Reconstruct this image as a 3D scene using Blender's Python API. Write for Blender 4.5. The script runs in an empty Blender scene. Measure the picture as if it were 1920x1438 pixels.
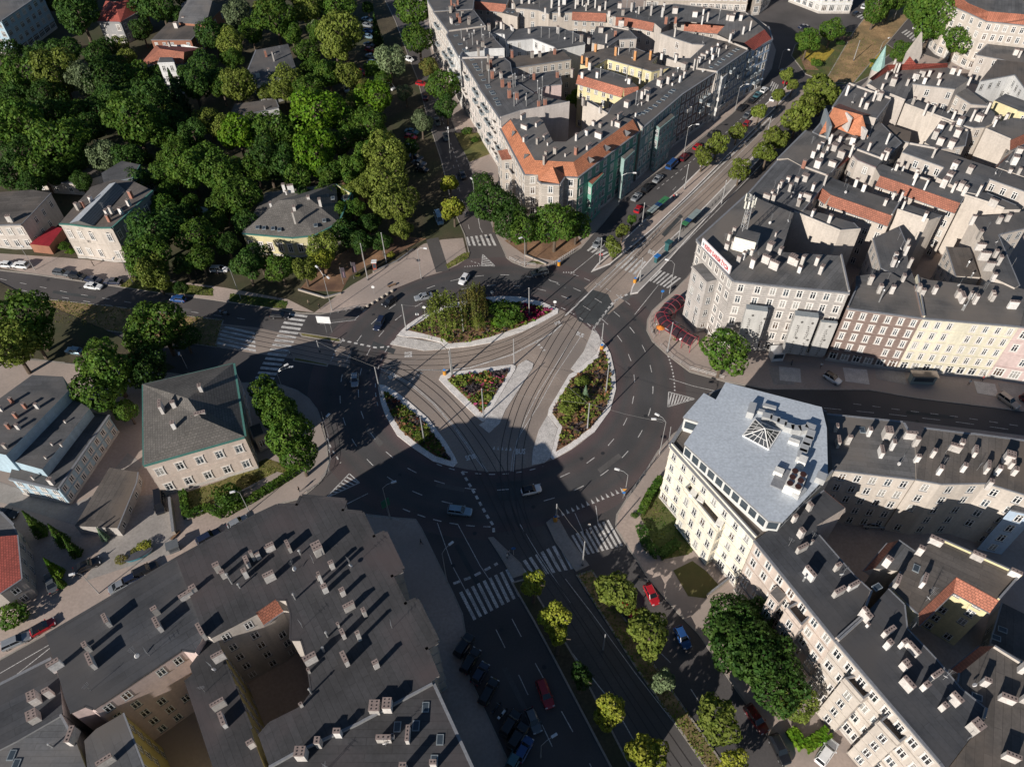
import bpy, bmesh, math, random
import numpy as np
from mathutils import Vector, Matrix
random.seed(7); RNG = np.random.default_rng(7)
D = bpy.data; SC = bpy.context.scene; COL = SC.collection
R = math.radians
# ------------------------------------------------------------------ camera (a drone 122 m above the square)
HCAM = 122.0; FPX = 1420.0; NADIR = (995.0, 2000.0); CPX = (960.0, 719.0)
_dn = np.array([NADIR[0]-CPX[0], NADIR[1]-CPX[1], FPX]); _dn /= np.linalg.norm(_dn)
_fw = np.array([0, 0, 1.0]); _y = _fw - _dn*(_fw@_dn); _y /= np.linalg.norm(_y); _x = np.cross(_y, -_dn); _u = -_dn
cam = D.objects.new('camera', D.cameras.new('camera')); COL.objects.link(cam); SC.camera = cam
cam.data.sensor_width = 36; cam.data.lens = FPX/1920*36; cam.data.clip_start = 1; cam.data.clip_end = 3000
_c = lambda i: Vector((_x[i], _y[i], _u[i]))
cam.matrix_world = Matrix.Translation((0, 0, HCAM)) @ Matrix((_c(0), -_c(1), -_c(2))).transposed().to_4x4()
# ------------------------------------------------------------------ daylight
SUN_EL, SHADOW_AZ = 23.9, 48.8
az = R(SHADOW_AZ); el = R(SUN_EL)
sun_dir = Vector((-math.cos(az)*math.cos(el), -math.sin(az)*math.cos(el), math.sin(el)))   # towards the sun
sl = D.lights.new('sun', 'SUN'); sl.energy = 5.0; sl.angle = R(0.5); sl.color = (1.0, 0.93, 0.84)
so = D.objects.new('sun', sl); COL.objects.link(so); so.rotation_euler = sun_dir.to_track_quat('Z', 'Y').to_euler()
so.location = sun_dir*400
W = D.worlds.new('World'); SC.world = W; W.use_nodes = True
nt = W.node_tree; bg = nt.nodes['Background']
sky = nt.nodes.new('ShaderNodeTexSky'); sky.sky_type = 'NISHITA'; sky.sun_disc = False
sky.ozone_density = 4.5; sky.dust_density = 0.4; sky.air_density = 1.15; sky.sun_elevation = el; sky.sun_rotation = math.atan2(sun_dir.x, sun_dir.y)
nt.links.new(sky.outputs[0], bg.inputs[0]); bg.inputs[1].default_value = 0.05
SC.view_settings.view_transform = 'Standard'; SC.view_settings.look = 'None'
SC.view_settings.exposure = 0.25; SC.view_settings.gamma = 1
# ------------------------------------------------------------------ pixel of the photograph -> point of the place at height z
def P(px, py, z=0.0):
    d = np.array([px-CPX[0], py-CPX[1], FPX]); t = (z-HCAM)/(d@_u)
    return Vector((d@_x*t, d@_y*t, z))
def PL(s, z=0.0):
    v = [float(a) for a in s.replace(',', ' ').split()]
    return [P(v[i], v[i+1], z) for i in range(0, len(v), 2)]
def proj(p):
    w = np.array(p)-np.array([0, 0, HCAM]); c = _x*w[0]+_y*w[1]+_u*w[2]
    return CPX[0]+FPX*c[0]/c[2], CPX[1]+FPX*c[1]/c[2]
def mpp(p):                                     # metres covered by one pixel of the photograph at p
    return (Vector(p)-Vector((0, 0, HCAM))).length/FPX
# ------------------------------------------------------------------ materials
MATS = {}
def _mat(name):
    m = D.materials.new(name); m.use_nodes = True; n = m.node_tree.nodes; b = n['Principled BSDF']
    MATS[name] = m; return m, m.node_tree, n, b
def _mix(t, a, b, fac, mode='MULTIPLY'):
    x = t.nodes.new('ShaderNodeMix'); x.data_type = 'RGBA'; x.blend_type = mode
    for k, v in ((0, fac), (6, a), (7, b)):
        if hasattr(v, 'links'): t.links.new(v, x.inputs[k])
        else: x.inputs[k].default_value = v if k == 0 else tuple(v)+(1,) if len(v) == 3 else v
    return x.outputs[2]
def _ramp(t, src, lo, hi, p0=0.3, p1=0.7):
    r = t.nodes.new('ShaderNodeValToRGB'); e = r.color_ramp.elements
    e[0].position = p0; e[1].position = p1
    e[0].color = (lo,)*3+(1,) if not isinstance(lo, tuple) else lo+(1,); e[1].color = (hi,)*3+(1,) if not isinstance(hi, tuple) else hi+(1,)
    t.links.new(src, r.inputs[0]); return r.outputs[0]
def _noise(t, vec, scale, detail=4, sx=None):
    if sx:
        mp = t.nodes.new('ShaderNodeMapping'); mp.inputs['Scale'].default_value = sx; t.links.new(vec, mp.inputs[0]); vec = mp.outputs[0]
    n = t.nodes.new('ShaderNodeTexNoise'); n.inputs['Scale'].default_value = scale; n.inputs['Detail'].default_value = detail
    t.links.new(vec, n.inputs['Vector']); return n.outputs[0]
def surf(name, col, rough=0.85, amt=0.25, scale=0.25, fine=3.0, fineamt=0.15, metal=0, streak=False, tint=None):
    if name in MATS: return MATS[name]
    m, t, n, b = _mat(name)
    geo = n.new('ShaderNodeNewGeometry'); pos = geo.outputs['Position']
    c = _mix(t, col, _ramp(t, _noise(t, pos, scale), 1-amt, 1+amt), 1.0)
    c = _mix(t, c, _ramp(t, _noise(t, pos, fine, 3), 1-fineamt, 1+fineamt), 1.0)
    if streak: c = _mix(t, c, _ramp(t, _noise(t, pos, 1.2, 4, (1, 1, 0.12)), 0.86, 1.06), 1.0)
    if tint: c = _mix(t, c, tint, _ramp(t, _noise(t, pos, scale*0.4, 3), 0.0, 1.0, .42, .66), 'MIX')
    t.links.new(c, b.inputs['Base Color']); b.inputs['Roughness'].default_value = rough; b.inputs['Metallic'].default_value = metal
    return m
def strips(name, col, bw, bh, mortar=0.6, var=0.12, rough=0.85, amt=0.22, msize=0.02, offset=0.5, tint=None, scale=0.18):
    if name in MATS: return MATS[name]
    m, t, n, b = _mat(name)
    uv = n.new('ShaderNodeUVMap'); br = n.new('ShaderNodeTexBrick')
    br.inputs['Scale'].default_value = 1; br.inputs['Brick Width'].default_value = bw; br.inputs['Row Height'].default_value = bh
    br.inputs['Mortar Size'].default_value = msize; br.offset = offset
    f = lambda k: tuple(x*k for x in col)+(1,)
    br.inputs['Color1'].default_value = f(1-var); br.inputs['Color2'].default_value = f(1+var); br.inputs['Mortar'].default_value = f(mortar)
    t.links.new(uv.outputs[0], br.inputs['Vector'])
    pos = n.new('ShaderNodeNewGeometry').outputs['Position']
    c = _mix(t, br.outputs[0], _ramp(t, _noise(t, pos, scale, 6), 1-amt, 1+amt), 1.0)
    c = _mix(t, c, _ramp(t, _noise(t, pos, 2.4, 4), 0.86, 1.14), 1.0)
    oi = n.new('ShaderNodeObjectInfo'); c = _mix(t, c, _ramp(t, oi.outputs['Random'], .84, 1.16, 0, 1), 1.0)
    if tint: c = _mix(t, c, tint, _ramp(t, _noise(t, pos, 0.09, 5), 0.0, 1.0, .45, .68), 'MIX')
    t.links.new(c, b.inputs['Base Color']); b.inputs['Roughness'].default_value = rough
    return m
def leafmat(name, col, col2, rough=0.55):
    if name in MATS: return MATS[name]
    m, t, n, b = _mat(name)
    pos = n.new('ShaderNodeNewGeometry'); oi = n.new('ShaderNodeObjectInfo')
    c = _mix(t, col, col2, _ramp(t, _noise(t, pos.outputs['Position'], 0.55, 3), 0.0, 1.0, .38, .64), 'MIX')
    rp = pos.outputs.get('Random Per Island')
    c = _mix(t, c, _ramp(t, rp, .68, 1.32, 0, 1), 1.0)
    c = _mix(t, c, _ramp(t, oi.outputs['Random'], .80, 1.2, 0, 1), 1.0)
    t.links.new(c, b.inputs['Base Color']); b.inputs['Roughness'].default_value = rough; b.inputs['Specular IOR Level'].default_value = .12
    tr = n.new('ShaderNodeBsdfTranslucent'); t.links.new(c, tr.inputs[0])
    mx = n.new('ShaderNodeMixShader'); mx.inputs[0].default_value = 0.22
    t.links.new(b.outputs[0], mx.inputs[1]); t.links.new(tr.outputs[0], mx.inputs[2]); t.links.new(mx.outputs[0], n['Material Output'].inputs[0])
    return m
def plain(name, col, rough=0.5, metal=0, coat=0, spec=0.5):
    if name in MATS: return MATS[name]
    m, t, n, b = _mat(name)
    pos = n.new('ShaderNodeNewGeometry').outputs['Position']
    c = _mix(t, col, _ramp(t, _noise(t, pos, 1.5, 3), .93, 1.07), 1.0); t.links.new(c, b.inputs['Base Color'])
    b.inputs['Roughness'].default_value = rough; b.inputs['Metallic'].default_value = metal
    b.inputs['Coat Weight'].default_value = coat; b.inputs['Specular IOR Level'].default_value = spec; return m
WALLCOL = dict(cream=(.58, .505, .43), beige=(.53, .465, .405), white=(.70, .68, .65), office=(.74, .69, .58), pale=(.62, .55, .50), yellow=(.72, .62, .36),
  ltyellow=(.72, .655, .50), tan=(.49, .425, .36), peach=(.60, .49, .41), brown=(.30, .215, .18), pink=(.60, .46, .42), green=(.15, .36, .28), mint=(.25, .36, .34),
  blue=(.38, .47, .58), sky=(.34, .45, .52), grey=(.34, .33, .32), dark=(.16, .15, .15), stone=(.47, .425, .385), slate=(.26, .29, .33), ochre=(.42, .35, .14), brick=(.34, .15, .09), villa=(.66, .58, .34))
for _k in WALLCOL:
    if _k not in ('office', 'green', 'mint', 'slate', 'blue', 'sky'): WALLCOL[_k] = tuple(a*b for a, b in zip(WALLCOL[_k], (.86, .885, .92)))
def courses(k):
    return strips('coursed_'+k, WALLCOL[k], 60, .52, .70, .05, .9, .12, .07, scale=.25)
def wallmat(k): return surf('wall_'+k, WALLCOL[k], .9, .10, .12, 2.2, .08, streak=True)
ROOFS = dict(felt=((.088, .089, .094), 9, 1.1), felt2=((.115, .113, .114), 7, 1.0), darkfelt=((.052, .055, .063), 9, 1.1), brownfelt=((.100, .088, .080), 8, 1.05), charcoal=((.047, .046, .049), 7, 1.0), lead=((.105, .108, .115), 6, .8))
def roofmat(k):
    if k in ROOFS:
        c, a, b = ROOFS[k]; return strips('roof_'+k, c, a, b, .60, .15, .9, .26, .035, tint=(.070, .054, .055) if k == 'charcoal' else (c[0]*1.35, c[1]*1.2, c[2]*1.05))
    return dict(tile=lambda: strips('roof_tile', (.36, .135, .085), .55, .42, .45, .16, .8, .18, .05), redtile=lambda: strips('roof_redtile', (.33, .075, .055), .55, .42, .5, .15, .8, .15, .05),
      orange=lambda: strips('roof_orange', (.43, .165, .085), .55, .42, .55, .14, .8, .16, .04), slate=lambda: strips('roof_slate', (.125, .115, .105), .6, .5, .55, .14, .85, .2, .04),
      metal=lambda: strips('roof_metal', (.36, .38, .41), 5, 1.3, .70, .04, .5, .10, .03), seam=lambda: strips('roof_seam', (.10, .115, .125), 40, .55, .45, .06, .5, .08, .06),
      red=lambda: strips('roof_red', (.30, .02, .03), 4, .7, .6, .06, .6, .1, .03))[k]()
FRAME = plain('window_frame_white', (.72, .71, .69), .5)
GLASSES = [plain('window_glass_dark', (.020, .024, .03), .08, spec=.6), plain('window_glass_blue', (.05, .065, .08), .1, spec=.6), plain('window_glass_curtain', (.30, .29, .27), .25), plain('window_glass_warm', (.09, .06, .045), .15)]
KERB = surf('kerb_stone', (.30, .27, .24), .9, .1); TRIM = surf('trim_grey', (.20, .205, .22), .6, .08); SURR = surf('window_surround', (.62, .58, .54), .85, .1); ZINC = surf('zinc_grey', (.22, .25, .27), .55, .1)
GREENTRIM = surf('trim_green_copper', (.07, .19, .16), .6, .1)
# ------------------------------------------------------------------ mesh builder
class MB:
    def __init__(s): s.v = []; s.f = []; s.m = []; s.uv = []; s.mats = []
    def mi(s, mat):
        if mat not in s.mats: s.mats.append(mat)
        return s.mats.index(mat)
    def face(s, pts, mat, uv=None):
        i = len(s.v); s.v += [tuple(p) for p in pts]; s.f.append(tuple(range(i, i+len(pts)))); s.m.append(s.mi(mat))
        s.uv += uv if uv else [(p[0], p[1]) for p in pts]
    def box(s, c, sx, sy, z0, z1, ang, mat, top=None, bottom=True):
        ca, sa = math.cos(ang), math.sin(ang)
        q = [Vector((c[0]+x*ca-y*sa, c[1]+x*sa+y*ca, 0)) for x, y in ((-sx/2, -sy/2), (sx/2, -sy/2), (sx/2, sy/2), (-sx/2, sy/2))]
        s.prism(q, z0, z1, mat, top or mat, bottom)
    def prism(s, poly, z0, z1, mat, top=None, bottom=False, topoff=None):
        n = len(poly); a = sum(poly[i].x*poly[(i+1)%n].y-poly[(i+1)%n].x*poly[i].y for i in range(n))
        if a < 0: poly = poly[::-1]
        tp = topoff or poly; w = 0
        for i in range(n):
            p, q = poly[i], poly[(i+1)%n]; L = (Vector((q.x, q.y))-Vector((p.x, p.y))).length
            s.face([(p.x, p.y, z0), (q.x, q.y, z0), (tp[(i+1)%n].x, tp[(i+1)%n].y, z1), (tp[i].x, tp[i].y, z1)], mat, [(w, z0), (w+L, z0), (w+L, z1), (w, z1)]); w += L
        s.face([(p.x, p.y, z1) for p in tp], top or mat)
        if bottom: s.face([(p.x, p.y, z0) for p in poly][::-1], mat)
    def tube(s, a, b, r0, r1, mat, n=8):
        a, b = Vector(a), Vector(b); d = (b-a).normalized(); e = d.orthogonal().normalized(); g = d.cross(e)
        A = [a+(e*math.cos(t)+g*math.sin(t))*r0 for t in [2*math.pi*i/n for i in range(n)]]
        B = [b+(e*math.cos(t)+g*math.sin(t))*r1 for t in [2*math.pi*i/n for i in range(n)]]
        for i in range(n): s.face([A[i], A[(i+1)%n], B[(i+1)%n], B[i]], mat)
        s.face(B, mat); s.face(A[::-1], mat)
    def mesh(s, name, off=None):
        me = D.meshes.new(name); v = s.v
        if off is not None: v = [(p[0]-off[0], p[1]-off[1], p[2]-off[2]) for p in v]
        me.from_pydata(v, [], s.f)
        for m in s.mats: me.materials.append(m)
        me.polygons.foreach_set('material_index', s.m)
        u = me.uv_layers.new(name='UVMap'); u.data.foreach_set('uv', [c for q in s.uv for c in q])
        me.update(); return me
    def obj(s, name, parent=None, off=None):
        if not s.f: return None
        return link(name, s.mesh(name, off), parent)
def link(name, data, parent=None, loc=None, rz=0.0):
    o = D.objects.new(name, data); COL.objects.link(o)
    if parent is not None: o.parent = parent
    if loc is not None: o.location = loc
    if rz: o.rotation_euler.z = rz
    return o
THINGS = []
def tag(o, label, cat, group=None, at=None):
    o['label'] = label; o['category'] = cat
    if group: o['group'] = group
    THINGS.append((o, at)); return o
def thing(name, label, cat, loc=(0, 0, 0), rz=0.0, group=None, at=None):
    return tag(link(name, None, None, loc, rz), label, cat, group, at)
def struct(o, kind='structure'):
    o['kind'] = kind; return o
# nearest landmark, for labels that single a thing out
LAND = [('the grey-roofed cream villa', 553, 400), ('the cream pedimented hall', 195, 390), ('the square peach building', 370, 790), ('the pale blue house', 90, 830), ('the orange-roofed corner house', 1040, 300),
 ('the orange-roofed white villa', 325, 110), ('the white modern block', 50, 60), ('the red-roofed villa', 220, 30), ('the white office block', 1400, 850), ('the banner corner house', 1400, 500), ('the yellow facade', 1800, 660),
 ('the brown facade', 1640, 630), ('the big dark corner block', 650, 1100), ('the willow island', 880, 600), ('the triangular island', 900, 720), ('the eastern oval island', 1095, 750), ('the south-western island', 780, 800),
 ('the far garden roundabout', 1590, 95), ('the long bay-fronted row', 1640, 1290), ('the tram shelters', 1260, 420), ('the balconied park street front', 885, 180), ('the white-chimneyed villa', 515, 115),
 ('the flat-roofed brick villa', 345, 55), ('the western zebra crossing', 530, 640), ('the southern zebra crossing', 920, 1110), ('the red-mansard corner block', 1400, 60), ('the far cream mansion', 1870, 60), ('the low dark shed', 200, 940), ('the small red awning', 90, 440)]
LANDP = [(n, P(x, y)) for n, x, y in LAND]
def where(p):
    n, q = min(LANDP, key=lambda l: (l[1].xy-Vector((p[0], p[1]))).length)
    d = Vector((p[0], p[1]))-q.xy; D_ = d.length
    if D_ < 7: return 'at '+n
    if abs(d.x) > 2.2*abs(d.y): r = 'right of ' if d.x > 0 else 'left of '
    elif abs(d.y) > 2.2*abs(d.x): r = 'beyond ' if d.y > 0 else 'in front of '
    else: r = ('behind right of ' if d.x > 0 else 'behind left of ') if d.y > 0 else ('before right of ' if d.x > 0 else 'before left of ')
    return ('well ' if D_ > 45 else 'just ' if D_ < 18 else '')+r+n
NTH = 'first second third fourth fifth sixth seventh eighth ninth tenth eleventh twelfth thirteenth'.split()
def single_out():
    by = {}
    for o, at in THINGS: by.setdefault(o['label'], []).append((o, at))
    for lab, L in by.items():
        if len(L) > 1 and L[0][1] is not None:
            L.sort(key=lambda t: proj(t[1])[0])
            for i, (o, at) in enumerate(L): o['label'] = '%s, %s from left' % (lab, NTH[i] if i < 13 else str(i+1)+'th')
# ================================================================== GROUND, ROADS, PAVEMENTS, MARKINGS
RC = Vector((-3.376, 112.661, 0)); RIN = 25.9
def ringmat():
    m, t, n, b = _mat('asphalt_ring')
    pos = n.new('ShaderNodeNewGeometry').outputs['Position']
    vm = n.new('ShaderNodeVectorMath'); vm.operation = 'DISTANCE'; t.links.new(pos, vm.inputs[0]); vm.inputs[1].default_value = RC
    mr = n.new('ShaderNodeMapRange'); mr.inputs[1].default_value = 24; mr.inputs[2].default_value = 44; t.links.new(vm.outputs['Value'], mr.inputs[0])
    r = n.new('ShaderNodeValToRGB'); e = r.color_ramp.elements
    e[0].position = 0; e[0].color = (0.108, 0.080, 0.078, 1); e[1].position = 1; e[1].color = (0.092, 0.076, 0.073, 1)
    for p, c in ((.12, (0.097, 0.067, 0.067)), (.22, (0.066, 0.062, 0.062)), (.30, (0.080, 0.066, 0.065)), (.38, (0.062, 0.059, 0.060)), (.50, (0.061, 0.059, 0.060)), (.56, (0.075, 0.065, 0.064)), (.64, (0.064, 0.061, 0.061)), (.74, (0.094, 0.070, 0.068))):
        x = e.new(p); x.color = c+(1,)
    t.links.new(mr.outputs[0], r.inputs[0])
    c = _mix(t, r.outputs[0], _ramp(t, _noise(t, pos, .12, 5), .80, 1.2), 1.0)
    c = _mix(t, c, _ramp(t, _noise(t, pos, 4.0, 3), .88, 1.12), 1.0)
    t.links.new(c, b.inputs['Base Color']); b.inputs['Roughness'].default_value = .85; return m
ASPH = surf('asphalt', (.072, .066, .066), .88, .24, .10, 3.5, .13, tint=(.098, .084, .080))
ASPH2 = surf('asphalt_worn', (.090, .084, .082), .88, .25, .16, 3.0, .15, tint=(.08, .072, .068))
PAVE = surf('paving_brick', (.40, .318, .272), .9, .18, .10, 2.2, .12, tint=(.31, .26, .232))
PAVEG = surf('paving_grey', (.30, .275, .255), .9, .15, .2, 2.5, .12)
COBBLE = surf('cobble_pale', (.54, .505, .475), .9, .14, .8, 6.0, .3)
KERBW = surf('cobble_kerb_pale', (.68, .64, .61), .9, .15, .7, 5.0, .25)
TRAMBED = surf('tram_paving', (.305, .245, .205), .9, .18, .12, 2.5, .14, tint=(.225, .19, .168))
TRAMDIRT = surf('tram_ballast', (.32, .205, .10), .95, .3, .3, 2.5, .3, tint=(.17, .13, .06))
GRASS = surf('grass_dry', (.17, .145, .045), .95, .3, .25, 3.0, .3, tint=(.07, .085, .022))
GRASSG = surf('grass_green', (.062, .085, .02), .95, .3, .3, 3.0, .3, tint=(.12, .10, .035))
SOIL = surf('soil_brown', (.26, .15, .085), .95, .25, .3, 3.0, .25, tint=(.11, .06, .04))
DIRT = surf('courtyard_ground', (.10, .085, .072), .95, .3, .15, 2.0, .2, tint=(.065, .06, .05))
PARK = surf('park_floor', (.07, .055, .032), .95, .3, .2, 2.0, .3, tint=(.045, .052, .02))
PAINT = surf('road_paint', (.52, .50, .48), .8, .25, .6, 5.0, .5); RAIL = plain('rail_steel', (.035, .030, .028), .5)
def sheet(name, pts, z, mat, kind='structure'):
    m = MB(); poly = PL(pts) if isinstance(pts, str) else pts
    m.face([(p.x, p.y, z) for p in poly], mat); o = m.obj(name)
    return struct(o, kind)
def slab(name, pts, z, mat, kerb=KERB, w=0.3, z0=-0.04):
    poly = PL(pts) if isinstance(pts, str) else pts
    bm = bmesh.new(); vs = [bm.verts.new((p.x, p.y, z)) for p in poly]; f = bm.faces.new(vs); f.normal_update()
    if f.normal.z < 0: f.normal_flip()
    r = bmesh.ops.inset_region(bm, faces=[f], thickness=w, use_even_offset=True, use_boundary=True)
    f.material_index = 0
    for g in r['faces']: g.material_index = 1
    be = [e for e in bm.edges if e.is_boundary]
    x = bmesh.ops.extrude_edge_only(bm, edges=be)
    for v in [v for v in x['geom'] if isinstance(v, bmesh.types.BMVert)]: v.co.z = z0
    for g in [g for g in x['geom'] if isinstance(g, bmesh.types.BMFace)]: g.material_index = 1
    bmesh.ops.recalc_face_normals(bm, faces=bm.faces)
    me = D.meshes.new(name); bm.to_mesh(me); bm.free(); me.materials.append(mat); me.materials.append(kerb)
    me.uv_layers.new(name='UVMap')
    return struct(link(name, me))
def circle(c, r, n=96, a0=0, a1=360): return [Vector((c.x+r*math.cos(R(a0+(a1-a0)*i/n)), c.y+r*math.sin(R(a0+(a1-a0)*i/n)), 0)) for i in range(n)]
m = MB(); m.face([(-700, -250, -.3), (700, -250, -.3), (700, 900, -.3), (-700, 900, -.3)], DIRT); struct(m.obj('ground'))
m = MB(); m.face([(-330, -60, 0), (330, -60, 0), (330, 520, 0), (-330, 520, 0)], ASPH); struct(m.obj('road'))
sheet('roundabout_road', circle(RC, 41), .005, ringmat())
sheet('tram_paving', circle(RC, 25.7), .010, TRAMBED)
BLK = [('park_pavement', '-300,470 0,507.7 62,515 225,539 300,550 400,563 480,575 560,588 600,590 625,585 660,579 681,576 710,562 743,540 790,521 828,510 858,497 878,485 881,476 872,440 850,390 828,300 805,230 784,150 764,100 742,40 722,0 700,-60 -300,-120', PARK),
 ('pavement', '946,475 949,484 960,492 985,502 1015,504 1040,497 1090,466 1135,415 1175,365 1290,282 1373,215 1425,163 1447,130 1455,95 1440,60 1400,25 1330,-40 1300,-90 760,-90 775,-40 795,40 815,130 842,215 872,290 900,365 925,430', PAVE),
 ('pavement', '1212,620 1213,600 1222,583 1240,566 1262,547 1300,505 1400,402 1460,335 1560,226 1612,165 1650,128 1690,108 1725,100 1760,112 1800,60 1830,-20 1850,-80 2150,-80 2150,790 1920,772 1715,747 1628,732 1440,731 1358,716 1293,698 1248,664 1222,640', PAVE),
 ('pavement', '1330,762 1300,788 1262,813 1233,845 1200,900 1172,938 1155,965 1153,990 1170,1017 1215,1085 1270,1150 1310,1190 1370,1280 1420,1350 1480,1450 1560,1620 2200,1620 2200,850 1920,817 1700,790 1550,775 1400,762', PAVE),
 ('pavement', '570,955 600,958 683,965 740,970 780,973 791,990 830,1070 850,1110 868,1150 876,1200 868,1240 965,1450 1010,1600 -200,1620 -200,1390 0,1300 100,1245 331,1100 480,1015 540,978', PAVE),
 ('pavement', '-200,655 0,668 122,681 325,700 440,717 500,719 530,722 558,732 580,747 596,768 606,795 613,828 617,868 610,892 596,910 565,935 520,947 463,972 350,1040 300,1078 213,1118 100,1183 0,1238 -200,1340', PAVE)]
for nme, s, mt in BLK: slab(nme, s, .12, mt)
# paved strips and lawns lying on the blocks
ZS = .124
for nme, s, mt in [('paved_plaza', '588,588 625,586 660,580 681,577 710,563 743,541 790,522 828,511 858,498 877,485 868,447 830,450 795,458 760,480 700,512 660,535 625,560', PAVE),
 ('pavement_path', '-200,440 0,476 120,484 230,494 240,520 225,537 60,513 -200,472', PAVE), ('pavement_path', '240,500 330,528 420,540 540,562 590,587 470,573 420,566 300,548 230,537', PAVE),
 ('driveway', '799,450 822,446 842,508 818,512', ASPH2), ('lawn', '225,538 248,519 290,527 330,531 400,541 400,556 300,549', GRASS), ('lawn', '432,551 500,560 540,566 536,580 480,574 430,566', GRASSG),
 ('lawn', '836,497 868,476 881,474 878,485 840,505', GRASS), ('lawn', '852,250 900,250 918,290 880,305', GRASS), ('soil_patch', '640,548 655,520 690,498 740,478 800,448 700,440 600,500 560,545', SOIL), ('soil_patch', '640,340 690,345 690,385 650,380', SOIL),
 ('lawn', '345,925 352,972 480,905 520,885 540,890 560,880 500,860 420,900', GRASS), ('lawn', '1200,968 1240,900 1300,960 1330,1010 1290,1040 1240,1050', GRASSG), ('lawn', '1262,1070 1298,1052 1325,1072 1348,1098 1322,1122 1290,1118', GRASSG),
 ('courtyard_paving', '205,1000 262,930 320,925 330,1000 320,1040 250,1060 160,1090', PAVEG), ('courtyard_paving', '-40,890 130,950 175,930 240,850 268,870 200,990 140,985 60,960 -40,930', PAVEG),
 ('lawn', '946,452 1000,440 1080,440 1090,458 1040,490 985,480', SOIL), ('lawn', '1000,490 1022,493 1020,497 985,493', GRASS),
 ('plaza_paving', '1440,690 1480,690 1490,722 1450,722', PAVEG), ('plaza_paving', '1460,688 1500,692 1502,718 1462,714', COBBLE), ('plaza_paving', '1580,690 1625,694 1630,722 1585,716', COBBLE), ('plaza_paving', '1640,690 1695,698 1700,722 1643,712', PAVEG),
 ('plaza_paving', '1825,715 1865,721 1872,745 1832,738', COBBLE), ('plaza_paving', '1870,718 1960,730 1960,765 1880,745', PAVEG), ('courtyard_paving', '-200,640 0,655 122,672 122,682 0,666 -200,652', PAVEG), ('soil_patch', '-60,500 60,560 200,620 330,690 300,700 122,680 -60,660', PARK)]:
    sheet(nme, s, ZS, mt); ZS += .002
# medians and tram beds
m_ = slab('tram_median', '-150,535 0,547 82,560 218,575 375,595 420,600 405,652 375,648 215,623 140,613 -150,575', .10, TRAMDIRT)
slab('tram_median', '560,623 600,629 638,635 640,639 637,643 600,637 565,631', .10, GRASS)
slab('tram_median', '552,669 616,682 614,688 585,683 549,677', .10, GRASS)
sheet('tram_track_bed', '405,606 480,614 600,640 660,655 655,690 600,680 480,663 400,650', .014, TRAMBED)
sheet('tram_track_bed', '1095,540 1150,497 1230,430 1298,362 1440,218 1500,158 1530,165 1470,228 1335,392 1235,490 1185,552 1140,590', .016, TRAMBED)
sheet('tram_track_bed', '925,1000 978,1057 1010,1110 1190,1440 1330,1440 1200,1270 1077,1078 1020,985', .018, ASPH2)
slab('platform', '1108,511 1120,496 1150,470 1210,412 1285,345 1425,205 1478,160 1492,164 1440,217 1298,360 1225,430 1145,496', .22, PAVE, KERBW)
slab('platform', '1181,553 1184,541 1200,508 1225,480 1325,384 1440,265 1452,268 1337,396 1237,508 1196,550', .22, PAVEG, KERBW)
slab('refuge_island', '915,1008 925,1007 978,1057 985,1076 962,1084 942,1050', .14, PAVEG); slab('refuge_island', '1024,980 1034,972 1048,973 1066,1006 1105,1060 1080,1072 1040,1015', .14, PAVEG)
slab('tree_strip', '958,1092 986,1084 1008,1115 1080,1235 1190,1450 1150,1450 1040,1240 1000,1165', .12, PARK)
slab('soil_strip', '1080,1078 1110,1068 1160,1140 1220,1235 1300,1350 1370,1450 1330,1450 1190,1250', .12, TRAMDIRT)
slab('garden_roundabout', '1483,105 1490,85 1520,68 1560,62 1600,60 1650,75 1680,95 1660,110 1640,140 1600,160 1560,160 1510,140', .14, GRASSG)
sheet('flower_patch', '1500,92 1540,85 1565,95 1545,118 1515,122', .146, surf('flowers_yellow', (.36, .26, .03), .9, .3, .8)); sheet('flower_patch', '1625,105 1650,100 1655,118 1630,128', .148, MATS['flowers_yellow'])
sheet('soil_patch', '1496,100 1520,118 1535,133 1510,132', .15, SOIL); sheet('soil_patch', '1548,70 1600,70 1590,80 1550,78', .152, SOIL)
slab('tram_median', '1545,155 1600,60 1680,-40 1740,-60 1790,-60 1700,40 1600,158', .15, TRAMDIRT)
# repaired patches and manholes in the asphalt
PATCH = surf('asphalt_patch', (.050, .054, .056), .85, .2, .3, 4, .15); PATCHL = surf('asphalt_patch_pale', (.105, .098, .095), .9, .2, .3, 4, .15); zp = .0195
for s, mt in [('1075,575 1110,543 1140,552 1152,575 1118,610 1085,603', PATCH), ('700,640 742,655 738,664 696,650', PATCH), ('930,905 990,900 1000,935 935,940', PATCH), ('1165,560 1195,535 1203,540 1174,566', PATCHL), ('620,600 665,594 668,600 624,606', PATCHL), ('690,800 720,830 712,838 684,808', PATCHL), ('820,905 872,915 870,923 817,912', PATCHL), ('1120,880 1160,850 1166,857 1126,888', PATCHL), ('300,572 360,580 358,586 298,578', PATCHL), ('100,545 180,556 178,561 98,550', PATCH), ('1700,770 1790,780 1788,786 1698,776', PATCH), ('860,1020 905,1100 897,1105 852,1024', PATCH), ('950,1250 990,1330 982,1334 942,1254', PATCHL), ('1395,270 1440,228 1445,232 1400,274', PATCHL), ('1040,420 1110,372 1113,376 1043,424', PATCH), ('800,240 812,236 830,290 818,294', PATCHL), ('1240,440 1275,402 1281,406 1246,444', PATCH)]:
    zp += .0004; sheet('asphalt_patch', s, zp, mt)
mh = MB(); MHM = plain('manhole_iron', (.03, .03, .032), .6)
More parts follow.
